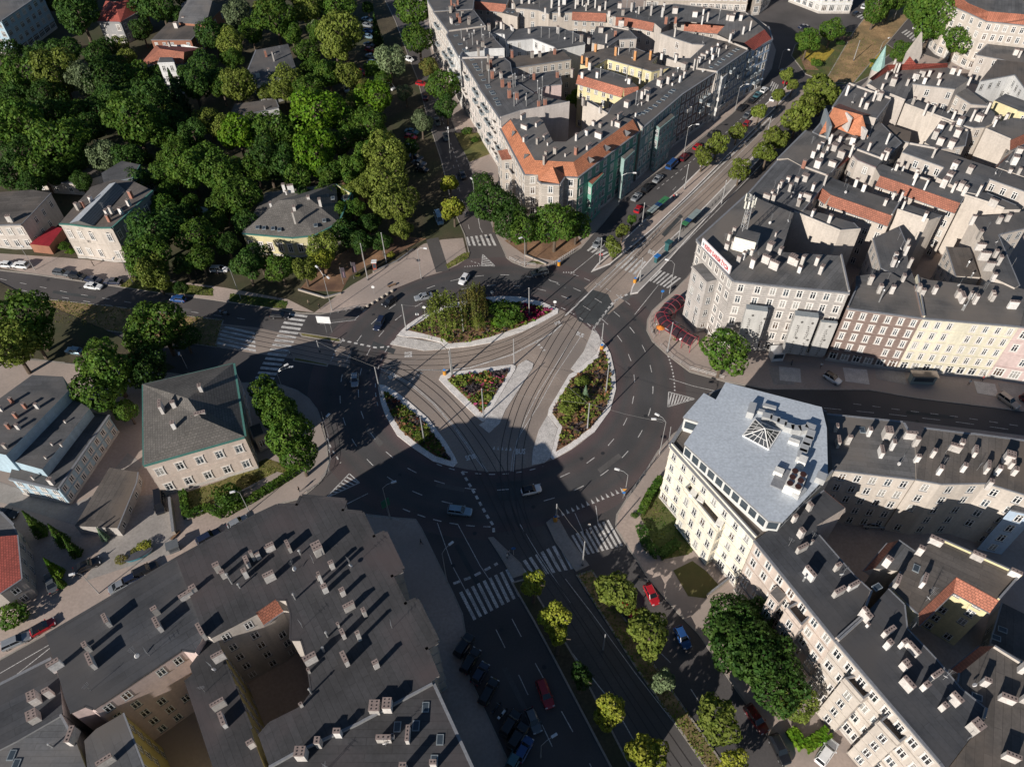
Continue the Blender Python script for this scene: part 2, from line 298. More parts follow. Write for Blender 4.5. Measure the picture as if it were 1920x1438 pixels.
for i, (px, py) in enumerate(((890, 1000), (700, 590), (640, 800), (1180, 690), (1130, 850), (960, 535), (830, 540), (1210, 780), (300, 560), (500, 600), (750, 890), (1000, 950), (850, 1060), (940, 1180), (1020, 1250), (1320, 310), (1380, 250), (1280, 350), (1560, 775), (1720, 790), (870, 470), (900, 455), (690, 700), (1000, 545), (1090, 860), (620, 740), (150, 540), (90, 525), (1190, 600))):
    p = P(px, py); mh.face([(p.x+.38*math.cos(a), p.y+.38*math.sin(a), .033) for a in np.linspace(0, 6.283, 13)[:-1]], MHM)
struct(mh.obj('manhole_covers'))
# islands of the roundabout
BEDS = {}
for key, outline, bed in [
 ('a', '745,629 752,621 765,609 780,599 800,588 840,572 870,564 900,559 940,556 975,557 1017,567 1047,580 1046,588 1010,608 980,622 920,643 880,650 838,654 826,643 790,634 757,632', '764,620 785,606 815,590 870,573 930,567 975,568 1015,577 1036,585 1005,601 970,616 915,634 878,642 842,645 830,636 795,627'),
 ('b', '709,727 712,722 722,723 740,733 765,752 803,785 835,827 852,855 858,868 850,876 812,865 777,842 745,817 724,782 714,755', '719,735 727,737 760,762 795,793 825,830 846,865 815,855 782,832 752,808 734,778 724,755'),
 ('c', '823,712 826,705 840,699 960,684 967,687 966,694 910,788 905,791 898,786 845,735', '838,712 848,707 955,694 950,706 904,776 890,762'),
 ('d', '1128,640 1138,650 1145,665 1153,700 1155,730 1144,770 1115,810 1072,842 1037,862 1032,858 1046,802 1027,778 1029,767 1067,703 1078,697 1117,665', '1126,652 1136,664 1144,700 1146,730 1136,766 1107,803 1070,831 1042,848 1054,801 1036,776 1037,767 1073,709 1085,702 1121,672')]:
    slab('roundabout_island', outline, .16, KERBW, KERBW, .2); sheet('planting_bed', bed, .166, SOIL); BEDS[key] = bed
for i, s in enumerate(['745,631 825,644 836,655 795,658 732,646', '987,675 1000,682 998,692 947,770 937,794 917,812 898,797 908,791 967,694 972,684', '1117,664 1078,697 1070,692 1094,660 1111,619 1123,628 1127,640', '1031,860 1045,803 1027,778 1010,807 999,845 997,872 1020,868']):
    slab('cobbled_apron', s, .10, COBBLE, COBBLE, .15)
# ---- painted markings, a few millimetres above the asphalt
ZP = .028
PM = {}
def paint(name): return PM.setdefault(name, MB())
def line(pts, w=.14, dash=None, name='lane_marking', z=ZP):
    poly = PL(pts) if isinstance(pts, str) else pts; m = paint(name); acc = 0
    for a, b in zip(poly, poly[1:]):
        d = b-a; L = d.length
        if L < 1e-4: continue
        d /= L; nrm = Vector((-d.y, d.x, 0))*w/2; s = 0
        while s < L-1e-6:
            if dash:
                per = dash[0]+dash[1]; ph = acc % per
                if ph >= dash[0]-1e-6: step = max(1e-5, min(per-ph, L-s)); s += step; acc += step; continue
                e = min(s+max(1e-5, dash[0]-ph), L)
            else: e = L
            p, q = a+d*s, a+d*e; m.face([(v.x, v.y, z) for v in (p-nrm, q-nrm, q+nrm, p+nrm)], PAINT); acc += e-s; s = e
def zebra(a, b, c, d, n, duty=.5):
    a, b, c, d = [P(*q) for q in (a, b, c, d)]; m = MB()
    for i in range(n):
        t0, t1 = i/(n-1+duty), (i+duty)/(n-1+duty)
        m.face([(v.x, v.y, ZP+.004) for v in (a.lerp(b, t0), d.lerp(c, t0), d.lerp(c, t1), a.lerp(b, t1))], PAINT)
    struct(m.obj('zebra_crossing'))
for q in [((541, 587), (478, 710), (513, 713), (577, 592), 15), ((423, 611), (398, 643), (480, 660), (478, 624), 5), ((1238, 507), (1277, 522), (1252, 541), (1217, 527), 6), ((1178, 478), (1212, 491), (1190, 516), (1154, 499), 5),
 ((1113, 459), (1150, 478), (1133, 484), (1100, 470), 5), ((873, 445), (921, 439), (931, 461), (878, 461), 6), ((861, 1111), (953, 1066), (977, 1116), (888, 1163), 9), ((969, 1057), (1051, 1017), (1076, 1066), (989, 1084), 8),
 ((1071, 1004), (1141, 974), (1168, 1023), (1093, 1042), 9), ((1600, 30), (1633, 44), (1641, 38), (1610, 25), 6), ((1690, 62), (1712, 78), (1722, 68), (1700, 56), 5), ((1441, 168), (1452, 177), (1460, 160), (1448, 153), 4), ((765, 505), (765, 506), (766, 506), (766, 505), 2)][:-1]: zebra(*q)
def arc(r, a0, a1, w=.14, dash=None, z=ZP): line([RC+Vector((math.cos(R(a0+(a1-a0)*i/60))*r, math.sin(R(a0+(a1-a0)*i/60))*r, 0)) for i in range(61)], w, dash, z=z)
arc(30.1, -90, 270, .16, (2.2, 4.1)); arc(34.0, -75, 120, .16, (2.2, 4.1)); arc(34.0, 135, 262, .16, (2.2, 4.1))
for a0, a1 in ((22, 58), (148, 200), (243, 290)): arc(26.4, a0, a1, .18, (1.2, 1.5))
arc(38.6, -9, 22, .3, (.5, .5)); arc(38.5, 205, 216, .3, (.9, .9)); arc(38.2, 242, 268, .2, (1.6, 1.6)); arc(37.5, 160, 172, .3, (.5, .5)); arc(38.6, 34, 62, .16, (1.6, 1.6)); arc(38.4, 130, 150, .16, (1.5, 1.5))
for pts, w, dash in [('640,638 668,644 705,652 730,650', .5, (.9, .7)), ('1112,617 1134,588 1150,566 1180,550', .5, (.9, .7)), ('866,884 890,925 912,965 925,985 926,1000', .5, (.9, .7)), ('850,1094 886,1081 933,1056', .5, (1.2, .8)),
 ('1108,622 1140,582 1165,553', .14, None), ('1190,590 1235,534', .14, None), ('1070,514 1112,480 1140,452', .14, None), ('820,980 848,1060 880,1120', .13, None), ('858,982 900,1060 920,1090', .13, None), ('975,983 1010,1040 1070,1130', .13, None), ('1078,962 1094,998', .13, None), ('1117,948 1122,985', .13, None),
 ('600,608 668,600', .13, None), ('648,946 690,925', .13, None), ('1255,710 1300,724 1340,733', .13, None), ('1253,834 1258,800', .13, None), ('778,694 835,694 880,690 960,665 1035,625 1054,608', .3, None), ('1093,625 1040,705 1010,760 975,815 962,850 958,884', .13, None), ('1078,627 1045,680 1010,735 985,785 968,830 962,884', .13, None),
 ('712,690 770,722 810,755 850,800 885,850 912,885', .13, None), ('716,688 775,722 814,756 853,800 889,850 915,885', .13, None), ('0,523 60,535 130,549 260,570 380,588 470,600', .13, (2, 4)), ('0,537 60,548 130,560 260,582', .13, (2, 4)), ('0,1289 96,1213 140,1195', .13, None), ('0,1262 90,1210 200,1150', .12, None),
 ('1232,355 1300,300 1372,240 1440,175', .16, (1.2, 1.2)), ('1262,366 1330,300 1400,235 1450,183', .13, None), ('1205,418 1250,370 1290,325', .13, (2, 4)), ('1300,505 1340,465 1420,380', .12, (2, 4)), ('1190,540 1260,480 1345,395 1450,285', .16, None), ('1060,592 1180,478 1310,352 1450,215', .4, None), ('1125,540 1195,472 1330,345 1470,205', .13, None),
 ('960,1160 1002,1240 1040,1310 1090,1400 1110,1440', .14, (3.5, 5)), ('930,1180 975,1270 1050,1430', .14, (3.5, 5)), ('860,1240 900,1320 960,1440', .14, None), ('1240,1225 1275,1260 1330,1345 1400,1440', .13, (2, 5)), ('1035,1175 1085,1240', .16, None), ('1110,1270 1150,1320 1190,1390', .16, None), ('1060,1085 1110,1150 1190,1260 1260,1350 1340,1440', .10, None),
 ('1600,757 1700,770 1800,782 1920,800', .13, (1.6, 2.2)), ('1545,765 1680,778 1800,792 1960,815', .13, (3.5, 3)), ('883,490 905,497 930,500', .2, (.5, .5)), ('866,330 835,240 805,160', .13, (1, 1.5)), ('880,430 865,370 850,310', .13, (2, 4)), ('1000,508 1030,525 1060,540', .13, (1, 1.5)), ('905,437 900,428 895,400', .13, None)]: line(pts, w, dash)
def tris(a, b, n, w, h):                         # a row of give-way triangles
    a, b = P(*a), P(*b); d = (b-a).normalized(); m = paint('give_way_marking')
    nr = Vector((-d.y, d.x, 0))
    for i in range(n):
        c = a.lerp(b, i/(n-1)); m.face([(v.x, v.y, ZP) for v in (c-d*w/2, c+d*w/2, c+nr*h)], PAINT)
for q in [((1047, 970), (1168, 922), 14, .55, 1.1), ((926, 843), (957, 845), 5, .5, .9), ((769, 716), (791, 701), 5, .5, .8), ((1008, 641), (1022, 656), 4, .6, -.9), ((872, 501), (900, 499), 7, .35, .5), ((1057, 512), (1076, 512), 5, .4, .6)]: tris(*q)
def hatch(a, b, c, n):                            # painted traffic island: outline and stripes parallel to b-c
    a, b, c = P(*a), P(*b), P(*c); g = (a+b+c)/3
    line([a, b, c, a], .22, name='hatched_marking')
    for i in range(1, n): t = i/n; line([a.lerp(b, t)*.97+g*.03, a.lerp(c, t+.10 if t < .9 else t)*.97+g*.03], .3, name='hatched_marking')
hatch((905, 477), (903, 499), (928, 499), 6); hatch((1303, 748), (1254, 735), (1252, 763), 9); hatch((611, 934), (655, 888), (674, 905), 8)
for k, mb in PM.items(): struct(mb.obj(k))
# tram rails
rm = MB()
def rails(pts, gauge=1.435):
    q = PL(pts); cv = []                             # Catmull-Rom through the traced points
    for i in range(len(q)-1):
        p0, p1, p2, p3 = q[max(i-1, 0)], q[i], q[i+1], q[min(i+2, len(q)-1)]
        for t in np.linspace(0, 1, 7)[:-1]: cv.append(.5*((2*p1)+(p2-p0)*t+(2*p0-5*p1+4*p2-p3)*t*t+(3*p1-p0-3*p2+p3)*t**3))
    cv.append(q[-1])
    for s in (-1, 1):
        for i in range(len(cv)-1):
            d = (cv[i+1]-cv[i]).normalized(); n = Vector((-d.y, d.x, 0)); a, b = cv[i]+n*s*gauge/2, cv[i+1]+n*s*gauge/2
            rm.face([(v.x, v.y, RZ) for v in (a-n*.07, b-n*.07, b+n*.07, a+n*.07)], RAIL)
RZ = .034
for s in ['1520,172 1440,255 1320,370 1190,490 1110,572 1070,630 1035,690 1000,755 980,815 972,880 978,960 1010,1030 1080,1130 1180,1280 1290,1440', '1500,165 1425,240 1300,358 1175,475 1090,560 1045,620 1005,690 972,750 950,820 945,880 955,960 990,1035 1055,1130 1150,1280 1250,1440']: rails(s)
RZ = .035
for s in ['380,610 480,625 600,650 700,666 800,670 880,662 960,640 1030,600 1090,560', '380,628 480,643 600,668 700,684 800,690 880,682 960,655 1040,610 1110,572']: rails(s)
RZ = .036
for s in ['600,668 680,684 740,704 800,748 850,800 890,860 925,930 960,1000', '600,650 690,668 760,690 825,735 880,795 925,860 960,930 990,1010']: rails(s)
struct(rm.obj('tram_rails'))
# writing on the road
def decal(txt, bl, br, tl, name='road_lettering', mat=PAINT, z=ZP+.006, zt=0.0, parent=None, off=None, bold=0.0):
    """flat lettering mapped to the parallelogram bl-br-tl"""
    cu = D.curves.new(name, 'FONT'); cu.body = txt; cu.resolution_u = 2; cu.offset = bold; o = D.objects.new(name, cu); COL.objects.link(o)
    dg = bpy.context.evaluated_depsgraph_get(); me = D.meshes.new_from_object(o.evaluated_get(dg)); D.objects.remove(o)
    co = np.array([v.co[:] for v in me.vertices]); lo, hi = co.min(0), co.max(0)
    b, r, u = Vector(bl), Vector(br)-Vector(bl), Vector(tl)-Vector(bl); o3 = Vector(off) if off is not None else Vector()
    for v in me.vertices:
        v.co = b+r*((v.co.x-lo[0])/(hi[0]-lo[0]))+u*((v.co.y-lo[1])/(hi[1]-lo[1]))-o3
    me.materials.clear(); me.materials.append(mat); me.name = name
    return link(name, me, parent)
for q in [((967, 851.5), (985, 851.5), (967.5, 841)), ((889, 850), (871, 855), (893, 859)), ((1080, 628), (1093, 633.6), (1083, 621)), ((1049, 601), (1039, 605), (1051, 606)), ((1214, 474), (1225, 479), (1218, 467)), ((773, 669), (773, 659), (758, 670)), ((731, 712), (744, 706), (727, 705))]:
    struct(decal('BUS', *[P(x, y, ZP+.014) for x, y in q], mat=plain('lettering_paint', (.60, .58, .56), .8), bold=.03, z=ZP+.014))
# ================================================================== BUILDINGS
CAMV = Vector((0, 0, HCAM))
_wc = {}
def window_mesh(w, h, sur, gl, arch=False):
    k = (w, h, sur.name if sur else '', gl, arch)
    if k in _wc: return _wc[k]
    m = MB(); g = GLASSES[gl]; hw = w/2
    y = .05; m.face([(-hw, .025, 0), (hw, .025, 0), (hw, .025, h), (-hw, .025, h)], g)
    if arch:
        m.face([(-hw, .02, h)]+[(-hw*math.cos(t), .02, h+hw*math.sin(t)) for t in np.linspace(0, math.pi, 9)][1:-1]+[(hw, .02, h)], g)
    fw = .13
    def bar(x0, x1, z0, z1, yy=y, mat=FRAME): m.face([(x0, yy, z0), (x1, yy, z0), (x1, yy, z1), (x0, yy, z1)], mat)
    bar(-hw, -hw+fw, 0, h); bar(hw-fw, hw, 0, h); bar(-hw+fw, hw-fw, 0, fw); bar(-hw+fw, hw-fw, h-fw, h)
    n = 1 if w < 1.6 else 2 if w < 2.4 else 3
    for i in range(n): x = -hw+w*(i+1)/(n+1); bar(x-.07, x+.07, fw, h-fw)
    if h > 1.5: bar(-hw+fw, hw-fw, h*.66, h*.66+.12, y+.005)
    if sur:
        t, pr = .16, .10
        for x0, x1, z0, z1 in ((-hw-t, -hw, -.02, h+t), (hw, hw+t, -.02, h+t), (-hw-t-.08, hw+t+.08, h+.02, h+t+.10), (-hw-t-.08, hw+t+.08, -.2, -.04)):
            m.box(((x0+x1)/2, pr/2), x1-x0, pr*(1.6 if z1-z0 < .3 else 1), z0, z1, 0, sur)
    else:
        m.box((0, .07), w+.16, .14, -.10, -.01, 0, TRIM)
    _wc[k] = m.mesh('window'); return _wc[k]
_cc = {}
CHM = {'w': ((.95, 1.25, 1.7), 'chimney_white'), 'l': ((.85, 2.7, 1.5), 'chimney_white'), 'L': ((2.7, .85, 1.5), 'chimney_white'), 't': ((.7, .8, 2.6), 'chimney_white'), 'g': ((1.0, 1.3, 1.6), 'chimney_grey'), 'b': ((1.0, 1.2, 1.8), 'chimney_brick'), 'o': ((1.0, 1.0, 2.4), 'chimney_orange'), 'x': ((2.0, 2.2, 1.7), 'chimney_white'), 's': ((.3, .3, 1.3), 'pipe'), 'h': ((.28, .28, 3.0), 'pipe'), 'q': ((.5, .6, .9), 'chimney_white')}
CHMAT = {'chimney_white': surf('chimney_white', (.58, .545, .515), .9, .1, .5, streak=True), 'chimney_grey': surf('chimney_grey', (.34, .31, .28), .9, .15, .5, streak=True), 'chimney_brick': surf('chimney_brick', (.30, .14, .10), .9, .2, .8, 6, .2), 'chimney_orange': surf('chimney_orange', (.52, .26, .11), .9, .12, .6), 'pipe': plain('pipe_metal', (.5, .5, .5), .35, .6)}
CHA = surf('chimney_render', (.46, .43, .40), .9, .14, .5, streak=True); CHB = surf('chimney_pale', (.66, .64, .62), .9, .08, .5, streak=True); CAP = surf('chimney_cap', (.26, .20, .18), .9, .12, 1); HOLE = plain('flue_hole', (.008, .008, .008), .9)
def chimney_mesh(k):
    if k in _cc: return _cc[k]
    (a, b, h), mt = CHM[k]; mt = CHMAT[mt]; m = MB()
    if mt.name == 'pipe_metal':
        m.tube((0, 0, -.2), (0, 0, h), a/2, a/2, mt); m.tube((0, 0, h), (0, 0, h+.22), a*.8, a*.35, mt)
    else:
        m.box((0, 0), a, b, -.3, h, 0, mt); m.box((0, 0), a+.14, b+.14, h, h+.12, 0, CAP)
        na, nb = max(1, round(a/.8)), max(1, round(b/.65))
        for i in range(na):
            for j in range(nb):
                m.box(((i+.5)/na*a-a/2, (j+.5)/nb*b-b/2), .26, .26, h+.121, h+.15, 0, HOLE, bottom=False)
        if k in 'lLx': m.box((0, 0), a+.05, b+.05, h*.45, h*.5, 0, mt)
    _cc[k] = m.mesh('chimney'); return _cc[k]
_sk = {}
def skylight_mesh():
    if 0 in _sk: return _sk[0]
    m = MB(); m.box((0, 0), .95, 1.35, -.1, .14, 0, ZINC); m.face([(-.36, -.56, .145), (.36, -.56, .145), (.36, .56, .145), (-.36, .56, .145)], GLASSES[1]); _sk[0] = m.mesh('skylight'); return _sk[0]
_ae = {}
def aerial_mesh(k):
    if k in _ae: return _ae[k]
    m = MB(); mt = CHMAT['pipe']; h = 2.2+k*1.1; m.tube((0, 0, 0), (0, 0, h), .03, .02, mt, 5)
    for j in range(3+k): zz = h-.15-.3*j; m.tube((-.5+.06*j, 0, zz), (.5-.06*j, 0, zz), .014, .014, mt, 4)
    if k: m.tube((0, -.08, .8), (0, -.16, .86), .36, .30, CHB, 10)
    _ae[k] = m.mesh('aerial'); return _ae[k]
WINS = []                                            # every window object with its world position, for the last look
GAP = [0]
class Bld:
    def __init__(s, name, label, z, pts, edges, wall='beige', roof='felt', ch='', sk='', zref=None, floors=None, sp=2.35, roofs=None, cat='building', group=None, wz=None, win=(1.15, 1.9), arch=False, eave=.25, trim=None, flat=True, sur=True, ground=True, zb=0.0, chz=.3, chs=.66, balc=0, course=False):
        GAP[0] = (GAP[0]+1) % 9; z = z+GAP[0]*.011
        s.z = z; s.chs = chs; zr = z if zref is None else zref
        poly = [Vector((w_.x, w_.y, 0)) for w_ in PL(pts, zr)]; n = len(poly); toks = edges.split(); toks = toks*n if len(toks) == 1 else toks
        assert len(toks) == n, (name, label, len(toks), n)
        area = sum(poly[i].x*poly[(i+1)%n].y-poly[(i+1)%n].x*poly[i].y for i in range(n))
        if area < 0: poly = poly[::-1]; toks = [toks[(n-2-i) % n] for i in range(n)]
        s.poly = poly; c = sum(poly, Vector())/n; s.c = Vector((c.x, c.y, 0))
        s.root = thing(name, label, cat, s.c, group=group, at=(c.x, c.y, z))
        s.wall = wallmat(wall); wm = MB(); cm = MB(); tm = MB(); tr = MATS['trim_grey'] if trim is None else trim
        L0 = max(range(n), key=lambda i: (poly[(i+1)%n]-poly[i]).length); d0 = poly[(L0+1)%n]-poly[L0]; s.ang = math.atan2(d0.y, d0.x)
        ca, sa = math.cos(s.ang), math.sin(s.ang); s.uvf = lambda p: (p[0]*ca+p[1]*sa, -p[0]*sa+p[1]*ca)
        wins = []; s.nwin = 0; par = MB()
        for i in range(n):
            p, q = poly[i], poly[(i+1)%n]; d = q-p; L = d.length
            if L < .05: continue
            d /= L; nr = Vector((d.y, -d.x, 0)); tk, _, colr = toks[i].partition(':'); wmt = wallmat(colr) if colr else s.wall
            e = nr*-.02; wq = courses(colr or wall) if tk in 'fF' and course else wmt; wm.face([(p.x+e.x, p.y+e.y, zb), (q.x+e.x, q.y+e.y, zb), (q.x+e.x, q.y+e.y, z-.01), (p.x+e.x, p.y+e.y, z-.01)], wq, [(0, 0), (L, 0), (L, z), (0, z)])
            mid = (p+q)/2+Vector((0, 0, z*.6)); vis = (CAMV-mid).normalized().dot(nr) > -.12; ang = math.atan2(d.y, d.x)
            H = z-zb; fl = floors or max(1, round((H-.8)/3.25)); fh = (H-(.5 if tk != 'm' else 2.2))/fl
            if tk in 'fFcm' and L > 2.2 and vis:
                surm = SURR if (tk in 'fF' and sur) else None; ww, wh = win if H > 5 else (1.1, 1.3)
                spc = sp if tk in 'fF' else sp*1.02; nc = max(1, int((L-.6)/spc)); wh = min(wh, fh*.62)
                for r in range(fl):
                    if r == 0 and not ground: continue
                    for cidx in range(nc):
                        if tk in 'cm' and RNG.random() < .10: continue
                        if tk in 'fF' and RNG.random() < .02: continue
                        t = (cidx+.5)/nc*L
                        wide = 1.6 if (r == 0 and tk in 'fF' and H > 12) else 1.0
                        wins.append((p+d*t+nr*(-.015)+Vector((0, 0, zb+r*fh+fh*.28)), ang+math.pi, round(ww*wide, 2), round(wh*(1.15 if wide > 1 else 1), 2), surm, arch and r == fl-1))
            if tk in 'fF':
                cm.box((p+q)/2+nr*.06, L, .12, zb, zb+.75, ang, CHA)
                if H > 12: cm.box((p+q)/2+nr*.11, L, .22, zb+fh-.10, zb+fh+.22, ang, wmt)
                for r in range(2 if H > 12 else 1, fl):
                    zz = zb+r*fh+.02; cc = (p+q)/2+nr*.05; cm.box(cc, L, .10, zz, zz+.16, ang, wmt)
                cc = (p+q)/2+nr*.16; cm.box(cc, L+.04, .34, z-.55, z-.22, ang, wmt); cc = (p+q)/2+nr*(.20); cm.box(cc, L+.04, .42, z-.22, z+.04, ang, tr)
            if tk == 'c': cm.box((p+q)/2+nr*.10, L, .22, z-.16, z+.03, ang, tr)
            if tk in 'BF': par.box((p+q)/2-nr*.17, L, .3, z-.05, z+.45+GAP[0]*.008, ang, wmt, TRIM)
            if tk == 'm':
                o = nr*1.1; zz = z-2.3; a, b = p+o, q+o
                tm.face([(a.x, a.y, zz), (b.x, b.y, zz), (q.x, q.y, z+.06), (p.x, p.y, z+.06)], roofmat('tile'), [(0, 0), (L, 0), (L, 2.6), (0, 2.6)])
                tm.face([(p.x, p.y, zz), (q.x, q.y, zz), (b.x, b.y, zz), (a.x, a.y, zz)], tr); tm.face([(p.x, p.y, zz), (a.x, a.y, zz), (p.x, p.y, z+.06)], wmt); tm.face([(q.x, q.y, z+.06), (b.x, b.y, zz), (q.x, q.y, zz)], wmt)
                cm.box((a+b)/2+nr*.06, L, .14, zz-.06, zz+.06, ang, TRIM)
        s.wallo = wm.obj('wall', s.root, s.c); cm.obj('cornice', s.root, s.c)
        rb = MB()
        if flat:
            pr = [p.copy() for p in poly]; f = [(p.x, p.y, z) for p in pr]; rb.face(f, roofmat(roof), [s.uvf(p) for p in f])
        for mt, pp in (roofs or []):
            v = [float(a) for a in pp.replace(',', ' ').split()]; q = [P(v[i], v[i+1], v[i+2]) for i in range(0, len(v), 3)]
            dd = max(((q[(i+1) % len(q)]-q[i]) for i in range(len(q))), key=lambda w: Vector((w.x, w.y)).length*(1 if abs(w.z) < .5 else .2)); an = math.atan2(dd.y, dd.x)
            nn = (q[1]-q[0]).cross(q[2]-q[0])
            if nn.z < 0: q = q[::-1]
            nn = (q[1]-q[0]).cross(q[2]-q[0]).normalized(); k = 1/max(.25, nn.z)
            rb.face(q, roofmat(mt), [(a.x*math.cos(an)+a.y*math.sin(an), (-a.x*math.sin(an)+a.y*math.cos(an))*k) for a in q])
        s.roof = rb.obj('roof', s.root, s.c); par.obj('parapet', s.roof, s.c); tm.obj('tiled_eave', s.roof, s.c)
        # windows: the 100 nearest are parts of their own
        wins.sort(key=lambda w: (w[0]-CAMV).length); rest = MB()
        for k, (pp, an, ww, wh, sm, ar) in enumerate(wins):
            gl = int(RNG.choice(4, p=[.55, .2, .17, .08]))
            if k < 100:
                o = link('window', window_mesh(ww, wh, sm, gl, ar), s.root, pp-s.c, an); WINS.append((o, pp))
            else:
                dv = Vector((math.cos(an), math.sin(an), 0))*ww/2; nv = Vector((-math.sin(an), math.cos(an), 0))*.03
                rest.face([pp-dv+nv, pp+dv+nv, pp+dv+nv+Vector((0, 0, wh)), pp-dv+nv+Vector((0, 0, wh))], GLASSES[gl])
        if rest.f: o = rest.obj('window_rest', s.root, s.c); o.name = 'window_row'; o['kind'] = 'stuff'
        s.chim(ch, chz); s.sky(sk)
        if L0 is not None and len(ch) > 40 and flat:
            for k in range(2+len(ch)//90):
                i = random.randrange(n); q = poly[i].lerp(s.c, random.uniform(.35, .7)); link('aerial', aerial_mesh(k % 2), s.roof, Vector((q.x, q.y, z))-s.c, random.uniform(0, 6))
        if balc:
            fw_ = [w for w in wins if w[4] is not None and w[0].z > 3]
            for w in random.sample(fw_, min(balc, len(fw_))):
                pp, an = w[0], w[1]; m = MB(); nv = Vector((-math.sin(an), math.cos(an), 0)); c0 = pp+nv*.55; z0 = pp.z-.55
                m.box(c0, 2.3, 1.1, z0-.18, z0, an, SURR)
                for sx_, sy_, px_, py_ in ((2.3, .06, 0, .52), (.06, 1.04, -1.12, 0), (.06, 1.04, 1.12, 0)):
                    cc = c0+Vector((math.cos(an), math.sin(an), 0))*px_+nv*py_; m.box(cc, sx_, sy_, z0, z0+.95, an, ZINC if int(pp.x*7) % 3 else SURR)
                m.obj('balcony', s.wallo, s.c)
    def chim(s, ch, dz=.3):
        t = ch.replace(',', ' ').split()
        for i in range(0, len(t), 3):
            k = t[i+2]; h = CHM[k][0][2]; p = P(float(t[i]), float(t[i+1]), s.z+h*.5+dz-.3); me = chimney_mesh(k)
            o = link('flue_pipe' if k in 'sh' else 'chimney', me, s.roof, Vector((p.x, p.y, s.z+dz-.3))-s.c, s.ang+(random.choice((0, math.pi/2)) if k in 'wgtq' else 0))
            if k in 'wlLtxq':
                o.material_slots[0].link = 'OBJECT'; o.material_slots[0].material = random.choice((CHMAT['chimney_white'], CHMAT['chimney_white'], CHA, CHB))
            f = random.uniform(.9, 1.3); w_ = 1 if k in 'sh' else s.chs; o.scale = (w_*random.uniform(.85, 1.15), w_*random.uniform(.85, 1.15), f)
    def sky(s, sk):
        t = sk.replace(',', ' ').split()
        for i in range(0, len(t), 2):
            p = P(float(t[i]), float(t[i+1]), s.z+.1); link('skylight', skylight_mesh(), s.roof, Vector((p.x, p.y, s.z))-s.c, s.ang)
    def bay(s, pts, zt, z0=0.3, wall=None, top='brownfelt', edges='f', name='bay_window', par=True, wins=True, sp=1.9, floors=None):
        """a projecting bay: its own walls, cap and windows, hanging from the building"""
        poly = [Vector((w_.x, w_.y, 0)) for w_ in PL(pts, zt)]; n = len(poly); a = sum(poly[i].x*poly[(i+1)%n].y-poly[(i+1)%n].x*poly[i].y for i in range(n))
        if a < 0: poly = poly[::-1]
        m = MB(); wm = wallmat(wall) if wall else s.wall; m.prism(poly, z0, zt, wm, roofmat(top)); ws = []
        for i in range(n):
            p, q = poly[i], poly[(i+1)%n]; d = q-p; L = d.length
            if L < .3: continue
            d /= L; nr = Vector((d.y, -d.x, 0)); ang = math.atan2(d.y, d.x)
            if par: m.box((p+q)/2-nr*.13, L-.02*i, .26, zt+.002, zt+.9-.012*i, ang, wm, TRIM)
            m.box((p+q)/2+nr*.05, L+.2, .3, zt-.45, zt-.12-.007*i, ang, wm)
            mid = (p+q)/2+Vector((0, 0, zt*.6))
            if wins and L > 1.3 and (CAMV-mid).normalized().dot(nr) > -.1:
                fl = floors or max(1, round((zt-z0)/3.5)); nc = max(1, int((L-.2)/sp)); fh = (zt-z0-.4)/fl
                for r in range(fl):
                    m.box((p+q)/2+nr*.04, L+.12, .1, z0+r*fh+.02, z0+r*fh+.15-.005*i, ang, wm)
                    for k in range(nc): ws.append((p+d*((k+.5)/nc*L)+nr*.004+Vector((0, 0, z0+r*fh+fh*.27)), ang+math.pi, min(1.1, L/nc-.5), min(1.9, fh*.6)))
        o = m.obj(name, s.root, s.c)
        for pp, an, ww, wh in ws:
            w = link('window', window_mesh(round(max(ww, .6), 1), round(wh, 1), None, int(RNG.choice(4, p=[.55, .2, .17, .08]))), o, pp-s.c, an); WINS.append((w, pp))
        return o
    def box(s, name, px, py, sx, sy, z0, z1, mat, ang=None, parent=None, top=None):
        p = P(px, py, z1); m = MB(); m.box((p.x, p.y), sx, sy, z0, z1, s.ang if ang is None else ang, mat, top); o = m.obj(name, parent or s.roof, s.c); return o
    def dormer(s, pts, zl, zh, mat='lead'):
        """a small pointed dormer: front-left, front-right on the slope at zl, back tip at zh"""
        v = [float(a) for a in pts.replace(',', ' ').split()]; a, b, c = P(v[0], v[1], zl), P(v[2], v[3], zl), P(v[4], v[5], zh)
        m = MB(); t = (a+b)/2+Vector((0, 0, 1.5)); m.face([a, b, t], GLASSES[0]); m.face([b, c, t], roofmat(mat)); m.face([c, a, t], roofmat(mat)); m.obj('dormer', s.roof, s.c)
def hip(eave, ridge, ze, zr):
    """four facets over a quadrilateral eave a b c d with ridge r0 (by edge d-a) and r1 (by edge b-c)"""
    a, b, c, d = eave; r0, r1 = ridge; f = lambda p, z: '%g %g %g ' % (p[0], p[1], z)
    return [f(a, ze)+f(b, ze)+f(r1, zr)+f(r0, zr), f(b, ze)+f(c, ze)+f(r1, zr), f(c, ze)+f(d, ze)+f(r0, zr)+f(r1, zr), f(d, ze)+f(a, ze)+f(r0, zr)]
B = Bld
